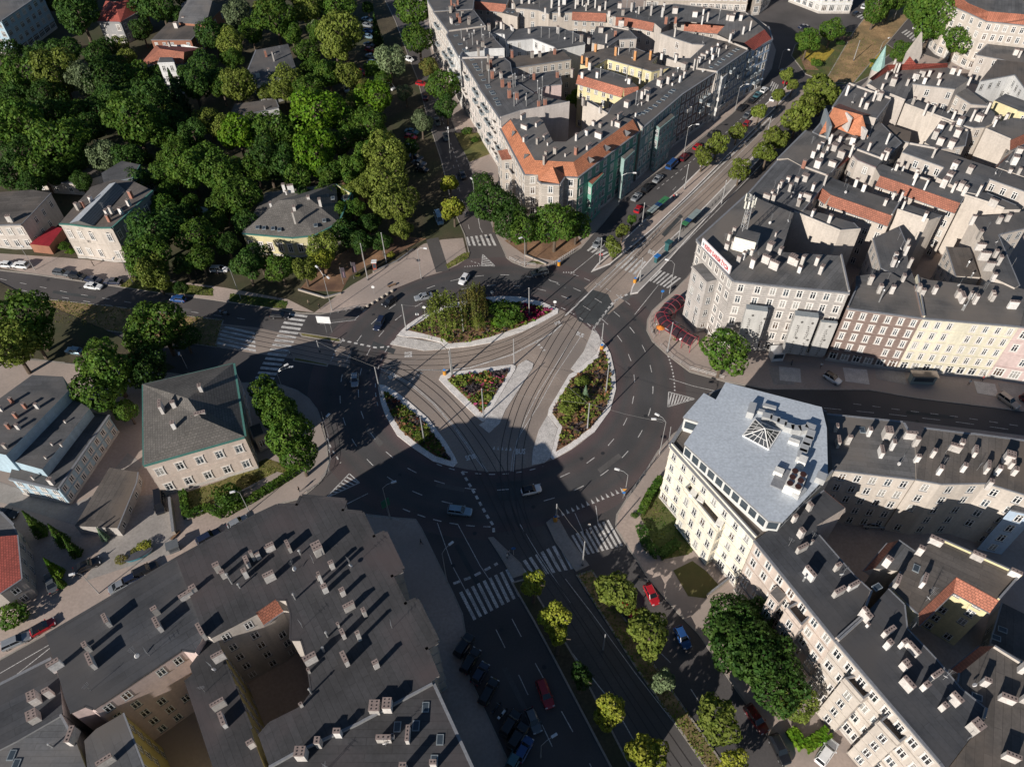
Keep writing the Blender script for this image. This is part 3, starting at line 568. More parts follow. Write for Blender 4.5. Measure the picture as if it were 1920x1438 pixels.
# ------------------------------------------------ block between the park street and the tram street
B('tenement', 'dark roofed tenement end house at the top, beside the park street trees', 17.4, '800,-8 805,5 815,21 886,17 890,-12', 'f f c c c', 'beige', ch='846,5 b 852,12 b 858,4 b 844,18 g')
B('tenement', 'beige street house with brick chimneys, uppermost on the park street front', 17, '813,21 842,60.4 911,51 884,15 850,12', 'f B c c b', 'beige', balc=7, ch='846,40 L 858,32 b 862,38 b 867,26 g 879,42 g 880,37 g', sk='858,46')
B('tenement', 'white plastered tenement with many thin flue pipes on its dark roof', 17.2, '842,60.4 838.7,67 862.4,108.5 868,100 907,95 945.8,93.6 929,76 918,61 911,51.5', 'f f B b B c c b b', 'white', balc=8, ch='865,64 h 870,74 q 876,57 q 880,68 s 889,63 s 886,76 h 895,81 q 905,83 g 903,62 h 906,76 h 918,67 s 910,91 q 897,98 g 889,60 q 917,53 g 909,54 q', sk='855,67 863,83 871,93 875,97')
B('tenement', 'white court wing with pale yellow wall and plain square windows', 16.2, '948,77 998.7,72 1040,88 1045,93.6 1097,84 1085,66 1050,52 1007,50 968,55.6', 'c c c b c c c b c', 'white', ch='960,54 l 992,58 w 1015,62 h 1030,63 h 1046,58 w 1080,75 q 1090,74 g 1104,76 w 1090,70 q 1074,73 h', sp=2.4)
B('tenement', 'narrow dark roof wing with white wall behind the white tenement', 16.4, '918,61 947,64 948,77 968,55 950,50 930,50', 'c c b b c b', 'white', ch='932,48 g 940,49 w 945,51 g')
B('tenement', 'cream street house with a long row of roof skylights by the park street', 17, '867,110 900,163 915,152 937,148 960,142 956,118 944,108', 'f b b b c c B', 'pale', balc=9, ch='904,127 h 915,127 g 920,121 b 927,131 q 923,142 b 939,143 L 917,147 h 916,112 g', sk='885,112 890,121 893,126 897,131 902,141 907,150')
B('tenement', 'tan court wing with red gutter and small attic windows', 16, '944,108 960,128 1070.8,111.5 1054,94 1040,95 1000,103 960,106', 'c c b b b b b', 'tan', 'brownfelt', ch='960,103 b 998,104 g 1012,102 g 1040,97 b', sp=2.2)
t = B('tenement', 'cream street house with black and red flues and a tall pale firewall', 17, '897,161 939,223 975,211 1068,194 1068,191 1030,184 1000,175 960,150 937,148 915,152', 'f B B b b b c c b b', 'pale', balc=16, ch='942,158 b 955,159 b 962,154 h 966,153 h 955,178 b 969,181 b 969,190 s 964,190 h 987,190 h 1010,197 b 1022,194 b 1011,180 h 1016,178 h 986,185 q', sk='914,160 916,164 922,172 925,176 929,185 933,191 935,196')
t.bay('890,160 897,160 925,200 918,200', 14.5, par=False, top='felt'); t.bay('899,176 905,176 912,186 906,187', 12, wall='white'); t.bay('921,205 928,205 936,218 929,218', 12, wall='cream')
B('tenement', 'pink court wing with blank wall beside the flue pipes', 16.6, '937,148 1041,133 1049.6,144 1053,158 1022,161 1002,172 960,150', 'b c c c c b b', 'pink', ch='1001,144 b 968,148 s 980,147 s 992,146 s 1045,140 b 1008,165 h 1017,160 h')
# the orange-roofed corner house
t = B('corner_house', 'orange roofed corner house with cream front and green street side', 16, '939.4,241 985,327 1012.6,325 1010,338.7 1016,343 1049,345 1058.7,330.5 1083.4,332 1198,246 1186.5,224 1140,216 1087.5,250 1061.7,267.7 1037,267 1018,226 1007,219 957,225', 'f f f f f f f f:green b B b b b b b b B', 'cream', flat=False, sp=3.2, course=True,
  roofs=[('orange', '939.4,241,16 985,327,16 1003,300.7,18.2 957,225,18.2'), ('orange', '985,327,16 1083.4,332,16 1075,304,18.2 1003,300.7,18.2'), ('orange', '1083.4,332,16 1198,246,16 1186.5,224,18.2 1075,304,18.2'),
   ('felt2', '957,225,18.2 1003,300.7,18.2 1075,304,18.2 1186.5,224,18.2 1140,214,18.2 1087,248,18.2 1061,266,18.2 1037,266,18.2 1018,226,18.2 1007,219,18.2'),
   ('orange', '1010,339,16.1 1049,345,16.1 1036,312,19.5'), ('orange', '1049,345,16.1 1060,328,16.1 1036,312,19.5'), ('orange', '1010,339,16.1 1036,312,19.5 1008,322,16.6')],
  ch='981,220 L 1009,233 L 983,239 l 985,261 L 1023,258 L 1008,267 g 1027,272 q 1041,286 g 1024,290 g 1021,301 g 1060,293 q 1080,286 b 1104,276 L 1081,260 w 1100,250 w 1122,256 l 1151,231 L 1158,235 l 1113,232 w 1126,236 g 1162,219 L', chz=2.2)
t.dormer('959,257 963,252 967,248', 16.9, 18.4); t.dormer('981,300 986,297 992,290', 16.6, 18.3); t.dormer('1106,307 1099,300 1115,300', 17, 18.4); t.dormer('1137,285 1129,277 1146,277', 17, 18.4); t.dormer('1174,257 1166,249 1183,249', 17, 18.4)
t.bay('933,283 951,280 960,299 941,301', 13.2, top='tile', par=False, sp=2); t.bay('950,316 971,314 977,328 960,333', 9.8, top='brownfelt'); t.bay('1103,341 1124,321 1131,325 1110,346', 12.2, wall='green', top='tile', par=False); t.bay('1165,295 1185,277 1189,282 1171,299', 12.8, wall='mint', par=False, top='slate')
t = B('tenement', 'grey green street house with one white lit bay corner', 16.5, '1186.5,224 1203,240.5 1279,176 1260,158 1216,156 1200,168 1173,180 1150,196 1140,215', 'B f:mint b b b b b c b', 'cream', ch='1176,195 x 1193,187 h 1204,180 w 1215,184 w 1203,195 q 1214,172 x 1165,222 L 1192,216 q', sk='1198,214 1206,212 1213,208 1220,203 1229,198 1236,191 1244,186 1250,180 1258,173 1263,169')
t.bay('1230,235 1258,212 1264,218 1237,240', 14, wall='mint', top='slate', par=False)
B('tenement', 'low court wing with tall cream firewall and flat cap', 15.6, '1093,190 1140,216 1148,204 1127,203 1108,189', 'B b b c b', 'cream', ch='1094,191 g 1126,205 w')
B('tenement', 'brown fronted street house under a grey roof with white chimneys', 16.5, '1279,176 1344,133.6 1307,127.5 1256,127 1231,148 1216,156 1260,158', 'f:brown B b b c b b', 'cream', balc=5, ch='1237,155 x 1240,162 q 1253,152 w 1263,145 w 1276,149 w 1284,141 w 1270,137 h 1283,126 x 1302,124 t 1308,122 t 1240,137 g 1261,158 q')
B('tenement', 'yellow court house with orange tiled strip above its south windows', 16.6, '1084,141 1169.7,166 1197,163 1174,145 1138.5,133 1110,127 1085.6,130', 'm m b c c b b', 'yellow', ch='1073,138 g 1092,140 w 1120,141 w 1126,137 h 1180,152 w 1176,140 h 1200,152 q', sp=2.3)
B('tenement', 'brown roofed court house with orange chimneys and yellow inner wall', 16.8, '1095,100 1138,90 1191,91 1233,107 1222.6,119 1255,126 1222,134 1138.5,110.5 1110,126 1088,122', 'b b c b b c c c b b', 'yellow', 'brownfelt', ch='1117,90 o 1092,112 o 1101,116 o 1106,125 w 1155,97 o 1160,95 t 1181,88 h 1191,106 o 1220,105 o 1241,105 w', sp=2.2)
B('tenement', 'beige street house with pink court wing and a row of roof hatches', 17, '1344,133.6 1402,93.6 1366,79 1344,74.6 1306,65 1264,55 1238,62 1262,71 1298,82.5 1323.6,84 1295,110 1250,110 1307,127.5', 'f:slate B b b b b c c c c c b b', 'beige', balc=6, ch='1266,62 t 1268,110 w 1312,112 w 1319,106 l 1326,101 w 1335,97 w 1343,92 w 1347,85 w 1348,99 t 1337,107 w 1331,117 q 1362,89 q', sk='1334,126 1345,121 1350,116 1357,111 1366,105 1371,101 1378,95 1384,92', sp=2.3)
t = B('corner_block', 'red mansard end block of the tram street row with pale blue front', 16, '1402,96 1447,74 1440,50 1395,22 1325,14 1262,8 1255,44 1284,43 1360,49 1345,66 1371,78', 'f:blue f c c c b b m c b b', 'beige', flat=False,
  roofs=[('redtile', '1413,95,16 1447,74,16 1433.4,55.6,19 1395.5,81,19'), ('felt2', '1395.5,81,19 1433.4,55.6,19 1397,24,19 1325,15,19 1262,8,19 1255,42,19 1284,41,19 1360,47,19 1345,64,19 1370,76,19')], balc=6, ch='1303,28 l 1319,22 L 1317,37 t 1327,33 t 1349,30 h 1364,33 w 1372,34 x 1377,27 L 1389,34 w 1394,57 t 1407,50 t 1378,62 q 1369,70 t 1373,67 L 1266,20 x 1267,37 b 1249,38 b', chz=3.2)
t.bay('1350,140 1358,133 1363,138 1355,145', 14.5, wall='white', par=False, top='slate'); t.bay('1365,120 1372,114 1377,120 1370,126', 14.5, wall='white', par=False, top='slate')
B('tenement', 'court house with ragged orange tiled strip facing a dark yard', 17, '1161.6,17.6 1262,9 1255,44 1240,55 1227,44 1176.5,34 1155,33', 'c c b b m m b', 'beige', ch='1168,25 g 1184,15 t 1189,12 t 1198,19 t 1208,10 t 1222,12 t 1221,22 t 1242,25 t 1245,13 t 1176,5 h')
B('tenement', 'beige house with orange strip behind the white court wing', 17, '1030,24 1073,23 1137,26 1155,32 1166,8 1163,-8 1040,-12', 'c m c b c c b', 'tan', ch='1034,8 t 1048,12 t 1049,20 t 1058,3 x 1079,9 t 1083,4 w 1092,3 t 1099,13 t 1103,2 t 1116,8 t 1124,16 w 1135,11 t 1142,25 w 1162,10 x')
B('tenement', 'dark roofed middle house with one big white chimney block', 16.8, '1110,69 1118,50 1149,51.5 1179,57 1194,72 1159,74 1140,87 1110,81', 'b b B c c c b b', 'beige', ch='1127,56 x 1137,73 t 1154,63 b 1148,40 t 1165,44 l')
B('tenement', 'beige rear house with tall narrow stacks behind the white court', 16.5, '968,15 1009,19 1029,26 1062,14 1060,-8 958,-8', 'c c c b b b', 'tan', ch='978,2 w 992,2 w 961,10 w 1022,25 t 1035,6 w 1048,22 t')
B('tenement', 'tan house with an orange roof edge at the top of the block', 16, '880,2 949,9 958,-12 890,-20', 'm c b b', 'tan')
B('tenement', 'small lean roof house with skylights beside a blank tan wall', 15, '941,25 970,32 975,19 949,16', 'b c c b', 'tan', sk='953,22 962,23')
B('street_house', 'brownish apartment house with bays and a green balcony across the far street', 18, '1210,20 1397,26 1402,2 1240,-12', 'f f b b', 'tan', zref=0, sp=2.3); B('street_house', 'shop corner house with orange scaffold post on the far street', 18, '1408,30 1422,28 1438,14 1452,-12 1404,-8', 'f f f b b', 'tan', zref=0)
B('street_house', 'white street house with shops and balconies at the top crossing', 17, '1478,4 1535,26 1592,26 1600,-2 1590,-24', 'f f f b b', 'white', zref=0)
# ------------------------------------------------ dense block on the right
B('tenement', 'street house with big plain roof and grey vents opposite the tram trees', 17, '1512.6,245 1459.7,298 1477,297 1506,313 1552,328 1558.7,322 1598,277.7 1554.6,260 1535.6,254.6', 'f b b b b c b B b', 'tan', 'felt2', ch='1542,271 w 1535,278 w 1552,281 w 1525,290 w 1541,295 w 1565,276 x 1577,291 l 1534,308 x 1561,307 l 1508,308 b 1558,262 t 1575,263 w', sp=2.3)
B('tenement', 'court wing with raspberry red mansard strip', 17, '1598,278 1655,299 1643,314 1609,300 1598,289', 'B b c:beige c b', 'beige', ch='1597,284 t 1655,293 w', roofs=[('redtile', '1598,289,17.1 1609,300,17.1 1606,308,14.8 1594,297,14.8'), ('redtile', '1609,300,17.1 1643,314,17.1 1638,325,14.8 1606,309,14.8'), ('redtile', '1598,289,17.1 1594,297,14.8 1562,324,14.8 1580,305,17.1')])
B('tenement', 'long street house with chimney rows, next to the banner house', 16.8, '1459,302 1405,363 1432,376 1488,399 1505,394 1540,352 1552,330 1506,313 1477,299', 'f b b b c c B b b', 'tan', 'felt', ch='1478,337 w 1493,342 w 1465,347 w 1459,355 t 1482,353 w 1510,333 x 1525,352 w 1514,331 q 1548,338 t 1437,372 l 1450,374 w 1447,366 w 1500,370 w 1485,368 q 1498,381 g 1513,371 l')
B('tenement', 'court wing with a long weathered orange tile strip and chimneys behind it', 16.6, '1552,330 1631,362 1688,380 1673,405 1558,366 1540,352', 'b b B m m b', 'cream', ch='1605,344 w 1620,353 w 1661,379 w 1676,366 w 1690,370 t', sp=2.4)
B('tenement', 'firewall house with a wide sunlit cream gable and short dark roof', 16.5, '1488,399 1575,435 1613,432 1600,418 1545,401 1502,392', 'B B c b b b', 'cream', ch='1524,402 w 1556,412 w')
t = B('corner_building', 'large corner building with a blood donor banner on its parapet', 19, '1308,450 1376,526 1440,533 1593,548 1578,480 1465,472.6 1488,400 1430,376 1403,364', 'f f f B b b b b f', 'stone', 'felt2', course=True, ch='1377,433 w 1368,444 w 1375,460 w 1363,463 w 1386,486 w 1395,480 w 1411,496 w 1486,487 x 1493,492 w 1505,490 w 1532,491 w 1540,507 w 1500,505 w 1451,499 l 1436,488 l 1413,470 L 1445,462 x 1464,470 w 1399,412 g 1405,405 g 1455,440 q', sp=2.3, eave=.3)
t.bay('1298,499 1320.5,492.7 1346.8,524 1325.5,529', 15.2, top='felt2', par=False, sp=2.2)
SCAF = surf('scaffold_net', (.46, .45, .43), .95, .08, .3, 4, .08, streak=True)
def net(a, b, zt, z0, d, txts):
    """scaffolding sheet hung over the facade, between two points on the eave line"""
    p, q = P(*a, 19), P(*b, 19); v = (q-p); L = v.length; v /= L; nr = Vector((v.y, -v.x, 0)); nr = nr if nr.y < 0 else -nr
    poly = [p, q, q+nr*d, p+nr*d]; m = MB(); m.prism([Vector((w.x, w.y, 0)) for w in poly], z0, zt, SCAF, ZINC); o = m.obj('scaffold_net', t.root, t.c)
    INK = plain('net_ink', (.11, .105, .10)); mk = MB()              # printed marks, too blurred in the photograph to read
    for u0, z1 in txts:
        o0 = p+v*(L*u0)+nr*(d+.03); rg = random.Random(int(u0*100)+int(z1)); up = Vector((0, 0, 1))
        for k in range(7):
            z = z1+.55*k
            mk.face([Vector((o0.x, o0.y, z))+v*x+up*y for x, y in ((-.35, 0), (.3-.2*rg.random(), .05), (.3-.25*rg.random(), .18), (-.3, .16))], INK)
            xs = rg.uniform(-.35, .2); mk.face([Vector((o0.x, o0.y, z))+v*x+up*y for x, y in ((xs, .12), (xs+.14, .12), (xs+.16, .42), (xs, .40))], INK)
        mk.face([Vector((o0.x, o0.y, z1+4.6))+v*(.35+.28*math.cos(a))+up*.32*math.sin(a) for a in np.linspace(0, 6.28, 9)[:-1]], INK)
    mk.obj('net_lettering', o, t.c)
net((1408, 540), (1449, 545), 14.6, 3.2, 1.6, [(.3, 8.5), (.88, 8), (.25, 3.4), (.8, 3.2)]); net((1502, 549), (1547, 554), 14.2, 3.2, 1.6, [(.3, 8), (.75, 8), (.3, 3.4), (.8, 3.2)]); net((1556, 556), (1588, 559), 12.6, 3.0, .7, [(.5, 7), (.5, 3)])
# the roof banner: a white board with red letters
p, q = P(1317, 449, 20.9), P(1370, 502, 20.9); v = (q-p).normalized(); nr = Vector((v.y, -v.x, 0)); nr = nr if nr.y < 0 else -nr
m = MB(); bo = [Vector((w.x, w.y, 0)) for w in (p, q, q-nr*.25, p-nr*.25)]; m.prism(bo, 19.15, 21.2, plain('banner_white', (.78, .72, .72)), None, True)
for k in range(6): a = p.lerp(q, (k+.5)/6)-nr*.25; m.tube((a.x, a.y, 19.1), (a.x, a.y, 21), .05, .05, ZINC, 5); m.tube((a.x, a.y, 20.9), (a.x-nr.x*1.4, a.y-nr.y*1.4, 19.1), .05, .05, ZINC, 5)
bn = m.obj('roof_banner', t.root, t.c); bn['label'] = 'white roof banner with red lettering'
RED = plain('banner_red', (.42, .008, .02)); a = p+v*1.25+nr*.03; b = q-v*.5+nr*.03; h = Vector((0, 0, 1.25))
decal('KREW DAREM ŻYCIA', Vector((a.x, a.y, 19.5)), Vector((b.x, b.y, 19.5)), Vector((a.x, a.y, 19.5))+h*1.2, 'banner_lettering', RED, parent=bn, off=t.c, bold=.035)
m = MB(); c0 = p+v*.7+nr*.03; c0.z = 20.1; m.face([c0+v*.3*math.sin(k)+Vector((0, 0, .38*math.cos(k)*(1.5 if k == 0 else 1))) for k in np.linspace(0, 2*math.pi, 12)[:-1]], ZINC); m.obj('banner_emblem', bn, t.c)
# telecom mast cabin and lattice mast on the roof
CAB = surf('cabin_white', (.72, .70, .62), .9, .06); cb = t.box('mast_cabin', 1402, 441, 4.6, 3.6, 18.9, 22.4, CAB, ang=R(-28), top=roofmat('felt'))
mm = MB(); c = P(1394, 430, 22.4); ST = plain('mast_steel', (.55, .55, .55), .4, .5)
for k in range(3): an = 2.09*k; mm.tube((c.x+math.cos(an)*.8, c.y+math.sin(an)*.8, 22.3), (c.x+math.cos(an)*.5, c.y+math.sin(an)*.5, 31), .09, .07, ST, 6)
for k in range(10):
    for j in range(3):
        r0 = .8-.3*k/10; r1 = .8-.3*(k+1)/10; a0, a1 = 2.09*j, 2.09*(j+1); z0, z1 = 22.4+.86*k, 22.4+.86*(k+1)
        mm.tube((c.x+math.cos(a0)*r0, c.y+math.sin(a0)*r0, z0), (c.x+math.cos(a1)*r1, c.y+math.sin(a1)*r1, z1), .04, .04, ST, 4)
for k in range(9): an = .7*k; zz = 28+.35*(k % 5); mm.box((c.x+math.cos(an)*1.1, c.y+math.sin(an)*1.1), .35, .2, zz, zz+1.7, an+1.57, CAB); mm.tube((c.x, c.y, zz+.8), (c.x+math.cos(an)*1.1, c.y+math.sin(an)*1.1, zz+.8), .05, .05, ST, 4)
mm.obj('telecom_mast', cb, t.c)
B('tenement', 'brown fronted house with shallow grey roof, left of the yellow facade', 15.6, '1587.7,576.6 1730.4,595.4 1716.7,537.8 1703,530 1668,510 1605,517.7 1604,540', 'f B b b b b B', 'brown', course=True, ch='1632,527 w 1649,543 w 1655,542 s 1673,544 w 1653,556 h 1694,521 w', sp=2.05, win=(.9, 1.8), roof='felt2', floors=5)
B('tenement', 'yellow facade house with white window pediments and small attic hatches', 15.6, '1730.4,595.4 1913,611 1930,545 1880.7,532.8 1848,530 1843,536.5 1743,525 1718,517.7', 'f b b b b b b B', 'ltyellow', ch='1722,542 w 1730,548 w 1753,544 w 1796,551 w 1803,559 l 1822,554 w 1829,563 w 1859,555 w 1862,558 w 1899,573 L 1812,572 h 1806,577 s', sp=2.0, win=(.9, 1.8), roof='felt2', floors=5)
B('tenement', 'brown grey house with a green awning right of the yellow facade', 15.2, '1913,611 2010,626 2020,560 1930,545', 'f b b b', 'pink', sp=2.3)
B('tenement', 'narrow court wing with peaked felt roof and two white vents', 15, '1637.8,446.4 1652.8,502.7 1668,510 1718,535 1703,490 1698,455 1685,425', 'c c b b b c b', 'beige', 'felt', ch='1679,481 w 1675,493 w 1695,521 w 1699,462 t 1700,470 t 1707,493 t 1683,497 s')
B('tenement', 'cream firewall house with angled gable and thin dark roof', 16, '1681.6,395 1740.5,414 1758,407.6 1766,404 1700,382.5', 'B b c b b', 'cream', ch='1735,406 w 1694,386 t')
B('tenement', 'long court house with continuous orange tile strip over white windows', 16.6, '1650,330 1800.5,381.3 1811,363 1740,338 1714,330 1655,308 1640,313', 'm c b B b b b', 'cream', ch='1716,338 t 1718,326 t 1737,347 t 1662,290 x 1682,313 w 1694,316 q', sp=2.5)
B('tenement', 'big blank cream firewall with a thin roof behind, right of the orange strip', 16.8, '1806,367 1850,381 1882,393 1914,393 1905,385 1850,362 1815,357', 'B B b b c b b', 'cream', ch='1810,358 w 1863,380 L')
B('tenement', 'long court house with teal parapet and cubic white roof vents', 17, '1692,285 1772,314 1757,333 1811,360 1835,365 1855,336 1920,358 1930,338 1758,280 1705,270', 'c c b b c b c b B b', 'beige', ch='1791,311 x 1820,318 x 1780,333 x 1772,342 x 1803,348 x 1789,352 w 1809,358 w 1752,287 t 1836,359 t', sp=2.4)
B('tenement', 'beige court house under small attic hatches at the right edge', 17.2, '1855,335 1920,358 1935,362 1940,345 1925,334', 'c c b b b', 'beige', sp=2.4)
B('tenement', 'angular dark roofed house with stepped brick buttress chimneys', 16, '1822,412 1843,443 1850,470 1865,522 1903,540 1911,535 1871,440 1925,427 1940,396 1920,396 1827,408', 'b b b b b c c b b b B', 'cream', ch='1824,413 w 1837,441 g 1839,462 l 1846,480 l 1855,500 l 1864,519 w 1874,413 w 1890,409 w 1867,476 w 1873,490 w', sp=2.3)
B('court_house', 'low brown roof back house wedged between firewalls', 12.5, '1775.5,462.7 1818,465 1838,520 1793,518', 'b b b c', 'cream', 'brownfelt', ch='1815,496 s 1823,516 s')
# orange gable house and neighbours
B('tenement', 'dark flat roofed street house beyond the steep orange roof', 19, '1592,158 1670,186 1643,222 1617,216 1563,201', 'B c b b f', 'beige', ch='1620,186 t 1615,192 t 1640,181 t 1625,199 w 1650,182 x 1589,171 t')
t = B('gabled_house', 'steep bright orange roofed gable house on the tram street', 17, '1526,248 1556,262 1607,257 1628,257 1640,224 1563,205', 'f b b c b f', 'beige', ch='1557,262 w 1575,263 w 1600,263 x 1628,215 x', roofs=[('orange', '1535,254,17.3 1568,241,17.3 1607,257,17.3 1628,257,17.3 1617,216.6,22 1562.8,201.7,22'), ('tile', '1562.8,201.7,22 1617,216.6,22 1645,215,17.2 1580,190,17.2')])
t.box('firewall_strip', 1616, 236, .7, 5, 17, 19.6, CHMAT['chimney_white'], ang=R(10)); t.box('firewall_strip', 1592, 216, .4, 3, 18, 21.9, CHMAT['chimney_white'], ang=R(10)); t.box('gable_edge', 1553, 220, .6, 9, 16, 20.6, ZINC, ang=R(-8))
B('court_house', 'dark roof link house behind the orange gable house', 16.4, '1628,257 1640,224 1652,232 1665,245 1690,268 1655,299 1598,277 1556,262 1607,258', 'b b c c c B b b b', 'beige', ch='1665,262 t 1630,277 t')
B('court_house', 'beige back house with brown roof and two narrow windows', 15, '1650,247 1665.5,258.8 1705,267 1709,247.5 1667,233.5', 'c c b b b', 'beige', 'brownfelt')
B('tenement', 'very wide blank cream firewall above the small back house', 17, '1696,197 1789,231 1800,228 1806,222 1712,186 1697,190', 'B B b b c b', 'cream', ch='1713,191 g 1736,206 t 1751,207 t 1789,217 t 1801,229 x')
B('tenement', 'flat dark roof house with square white vent boxes', 16.8, '1765,225 1814.6,246 1809,273 1754,280 1734,267', 'B c c b b', 'cream', ch='1763,241 x 1785,238 L 1754,254 x 1796,250 x 1785,270 x 1763,267 l')
t = B('corner_house', 'corner house edged in red tile with a green spire turret', 18, '1630,158 1652,172 1696,190 1711,157 1775,165 1791,167 1818,150 1777,127 1715,131 1668,133 1636,152', 'b B b c c b b b f f f', 'beige', 'felt2', ch='1675,125 t 1679,129 t 1684,131 t 1663,143 w 1679,147 w 1675,155 x 1702,155 w 1718,143 l 1729,139 l 1734,152 w 1743,138 w 1762,141 w 1761,154 w 1655,162 w 1787,133 x 1799,136 w 1818,152 w', sp=2.3,
  roofs=[('redtile', '1668,133,18.1 1715,131,18.1 1777,127,18.1 1777,119,20.5 1712,120,20.5 1664,122,20.5'), ('redtile', '1636,152,18.1 1668,133,18.1 1664,122,20.5 1630,148,20.5'), ('redtile', '1694,121,20.5 1718,121,20.5 1706,106,23')])
m = MB(); c = P(1646, 130, 19); CU = surf('copper_green', (.24, .38, .35), .5, .12)
zt_ = min(np.arange(20, 32, .1), key=lambda h: abs(proj((c.x, c.y, h))[1]-86)); m.tube((c.x, c.y, 0), (c.x, c.y, 19), 1.7, 1.7, wallmat('beige'), 10); m.tube((c.x, c.y, 19), (c.x, c.y, zt_), 1.9, .05, CU, 8); m.obj('spire', t.root, t.c)
m = MB(); c = P(1709, 112, 19); m.box((c.x, c.y), 4.5, .6, 0, 21, R(3), wallmat('beige')); m.face([(c.x-2.2, c.y-.3, 21), (c.x+2.2, c.y-.3, 21), (c.x, c.y-.3, 27)], wallmat('beige')); m.face([(c.x-2.2, c.y+.3, 21), (c.x+2.2, c.y+.3, 21), (c.x, c.y+.3, 27)], wallmat('beige')); m.obj('gable', t.root, t.c)
B('court_house', 'beige court wing with peaked gable wall and pink attic windows', 15.5, '1789,175 1821,195 1855,198 1814,166', 'c c b b', 'beige', 'felt2', sp=2.2)
B('tenement', 'dark roofed inner house with a row of white stacks', 16, '1819,202.5 1854,202.5 1865,212 1866,230 1847,238 1826,239 1790.6,230.6 1809,216.6', 'b b b b c c B b', 'cream', ch='1824,219 t 1836,221 x 1842,222 w 1866,226 w 1873,223 w 1888,220 w 1864,236 t 1852,206 t')
B('tenement', 'firewall house with an orange tiled corner near the right edge', 17, '1847,244 1894,264 1925,250 1925,224 1900,221 1866,230', 'B m b b b b', 'cream', 'felt2')
B('tenement', 'flat dark roof house with white vents at the right edge', 16, '1869,314 1900,284 1930,270 1945,340', 'm c b b', 'cream', ch='1902,302 x 1910,285 x 1892,325 w 1911,322 w')
B('court_house', 'white and yellow court house with a brown grey lean roof', 15, '1838,152 1903,140 1940,190 1940,120 1870,112', 'c c b b b', 'white', 'brownfelt', sp=2.4)
B('court_house', 'dark roofed house in front of the yellow court wall', 14.5, '1864,189 1908,207 1940,214 1940,196 1885,176', 'b c c b b', 'yellow')
t = B('mansion', 'cream mansion with tall windows and an orange mansard by the far crossing', 16, '1766,-8 1788,12.5 1818,25 1850,40 1945,50 1950,-6 1810,-30', 'f f f f b b b', 'cream', flat=False, sp=2.3, roofs=[('tile', '1788,12.5,16 1818,25,16 1853,22,19 1816,7,19'), ('tile', '1766,-8,16 1788,12.5,16 1816,7,19 1790,-14,19'), ('tile', '1818,25,16 1850,40,16 1945,50,16 1950,30,19 1853,22,19'), ('felt2', '1790,-14,19 1816,7,19 1853,22,19 1950,30,19 1950,-16,19 1830,-34,19')], ch='1869,15 l 1876,6 w 1908,17 w')
B('hall', 'big flat grey roofed hall beside the market stalls', 9, '1832,103 1873,66 1935,74 1940,130 1880,112', 'f c b c c', 'beige', 'felt2', ch='1905,98 x 1912,103 w')
# ------------------------------------------------ white office block and the long row, lower right
t = B('office_block', 'white office block with grey metal roof, glass pyramid and rooftop air ducts', 16.4, '1258,834 1416,1009 1475,972 1562,886 1550,772 1362,726 1322,742 1286,790', 'F b B b c c F F', 'office', 'brownfelt', sp=2.35, win=(1.1, 1.6), sur=False, floors=5)
UP = '1285,832 1440,973 1466,976 1549,890 1547,803 1538,765 1361,719 1343,751 1321,739 1283,783 1312,792'
poly = PL(UP, 20); m = MB(); n = len(poly); a_ = sum(poly[i].x*poly[(i+1)%n].y-poly[(i+1)%n].x*poly[i].y for i in range(n)); poly = poly if a_ > 0 else poly[::-1]
m.prism(poly, 16.3, 19.7, plain('attic_frame', (.60, .60, .58)), None); at = m.obj('attic_storey', t.root, t.c)
m = MB()
for i in range(n):
    p, q = poly[i], poly[(i+1)%n]; d = q-p; L = d.length; d /= L; nr = Vector((d.y, -d.x, 0)); k = max(1, int(L/1.7))
    if L < 2: continue
    for j in range(k): a, b = p+d*(L*(j+.12)/k)+nr*.02, p+d*(L*(j+.88)/k)+nr*.02; m.face([(a.x, a.y, 17.4), (b.x, b.y, 17.4), (b.x, b.y, 19.2), (a.x, a.y, 19.2)], GLASSES[1])
m.obj('attic_glazing', at, t.c)
m = MB(); cen = sum(poly, Vector())/n; big = [cen+(p-cen)*1.02 for p in poly]; MW = strips('roof_office_metal', (.54, .585, .64), 30, 1.9, .84, .015, .45, .035, .03)
m.prism([Vector((p.x, p.y, 0)) for p in big], 19.7, 20.1, TRIM, MW); ar = m.obj('metal_roof', t.root, t.c)
an = R(-33)
for i, me in enumerate([0]):
    f = [(x*math.cos(an)-y*math.sin(an), x*math.sin(an)+y*math.cos(an)) for x, y in [(v.x, v.y) for v in big]]
m = MB(); q = [P(x, y, 20.3) for x, y in ((1393, 817), (1441, 843), (1463, 809), (1416, 786))]; ap = P(1434, 803, 22.6)
for i in range(4): m.face([q[i], q[(i+1) % 4], ap], GLASSES[0]); m.tube(q[i], ap, .09, .09, FRAME, 5); m.tube(q[i], q[(i+1) % 4], .16, .16, FRAME, 5)
for i in range(4):
    for k in range(1, 5): tt = k/5; a, b = q[i].lerp(q[(i+1) % 4], tt), ap; m.tube(a, a.lerp(ap, 1-abs(2*tt-1)*.999 if False else min(1, 2*min(tt, 1-tt))), .05, .05, FRAME, 4)
    m.tube(q[i].lerp(ap, .4), q[(i+1) % 4].lerp(ap, .4), .05, .05, FRAME, 4)
m.obj('glass_pyramid', ar, t.c)
DUCT = plain('duct_metal', (.55, .55, .54), .35, .35); HV = surf('unit_white', (.70, .68, .64), .6, .06)
def rbox(nm, px, py, sx, sy, h, mat, ang, z=20.1): c = P(px, py, z+h); m = MB(); m.box((c.x, c.y), sx*.85, sy*.8, z, z+h*.85, R(ang), mat); return m.obj(nm, ar, t.c)
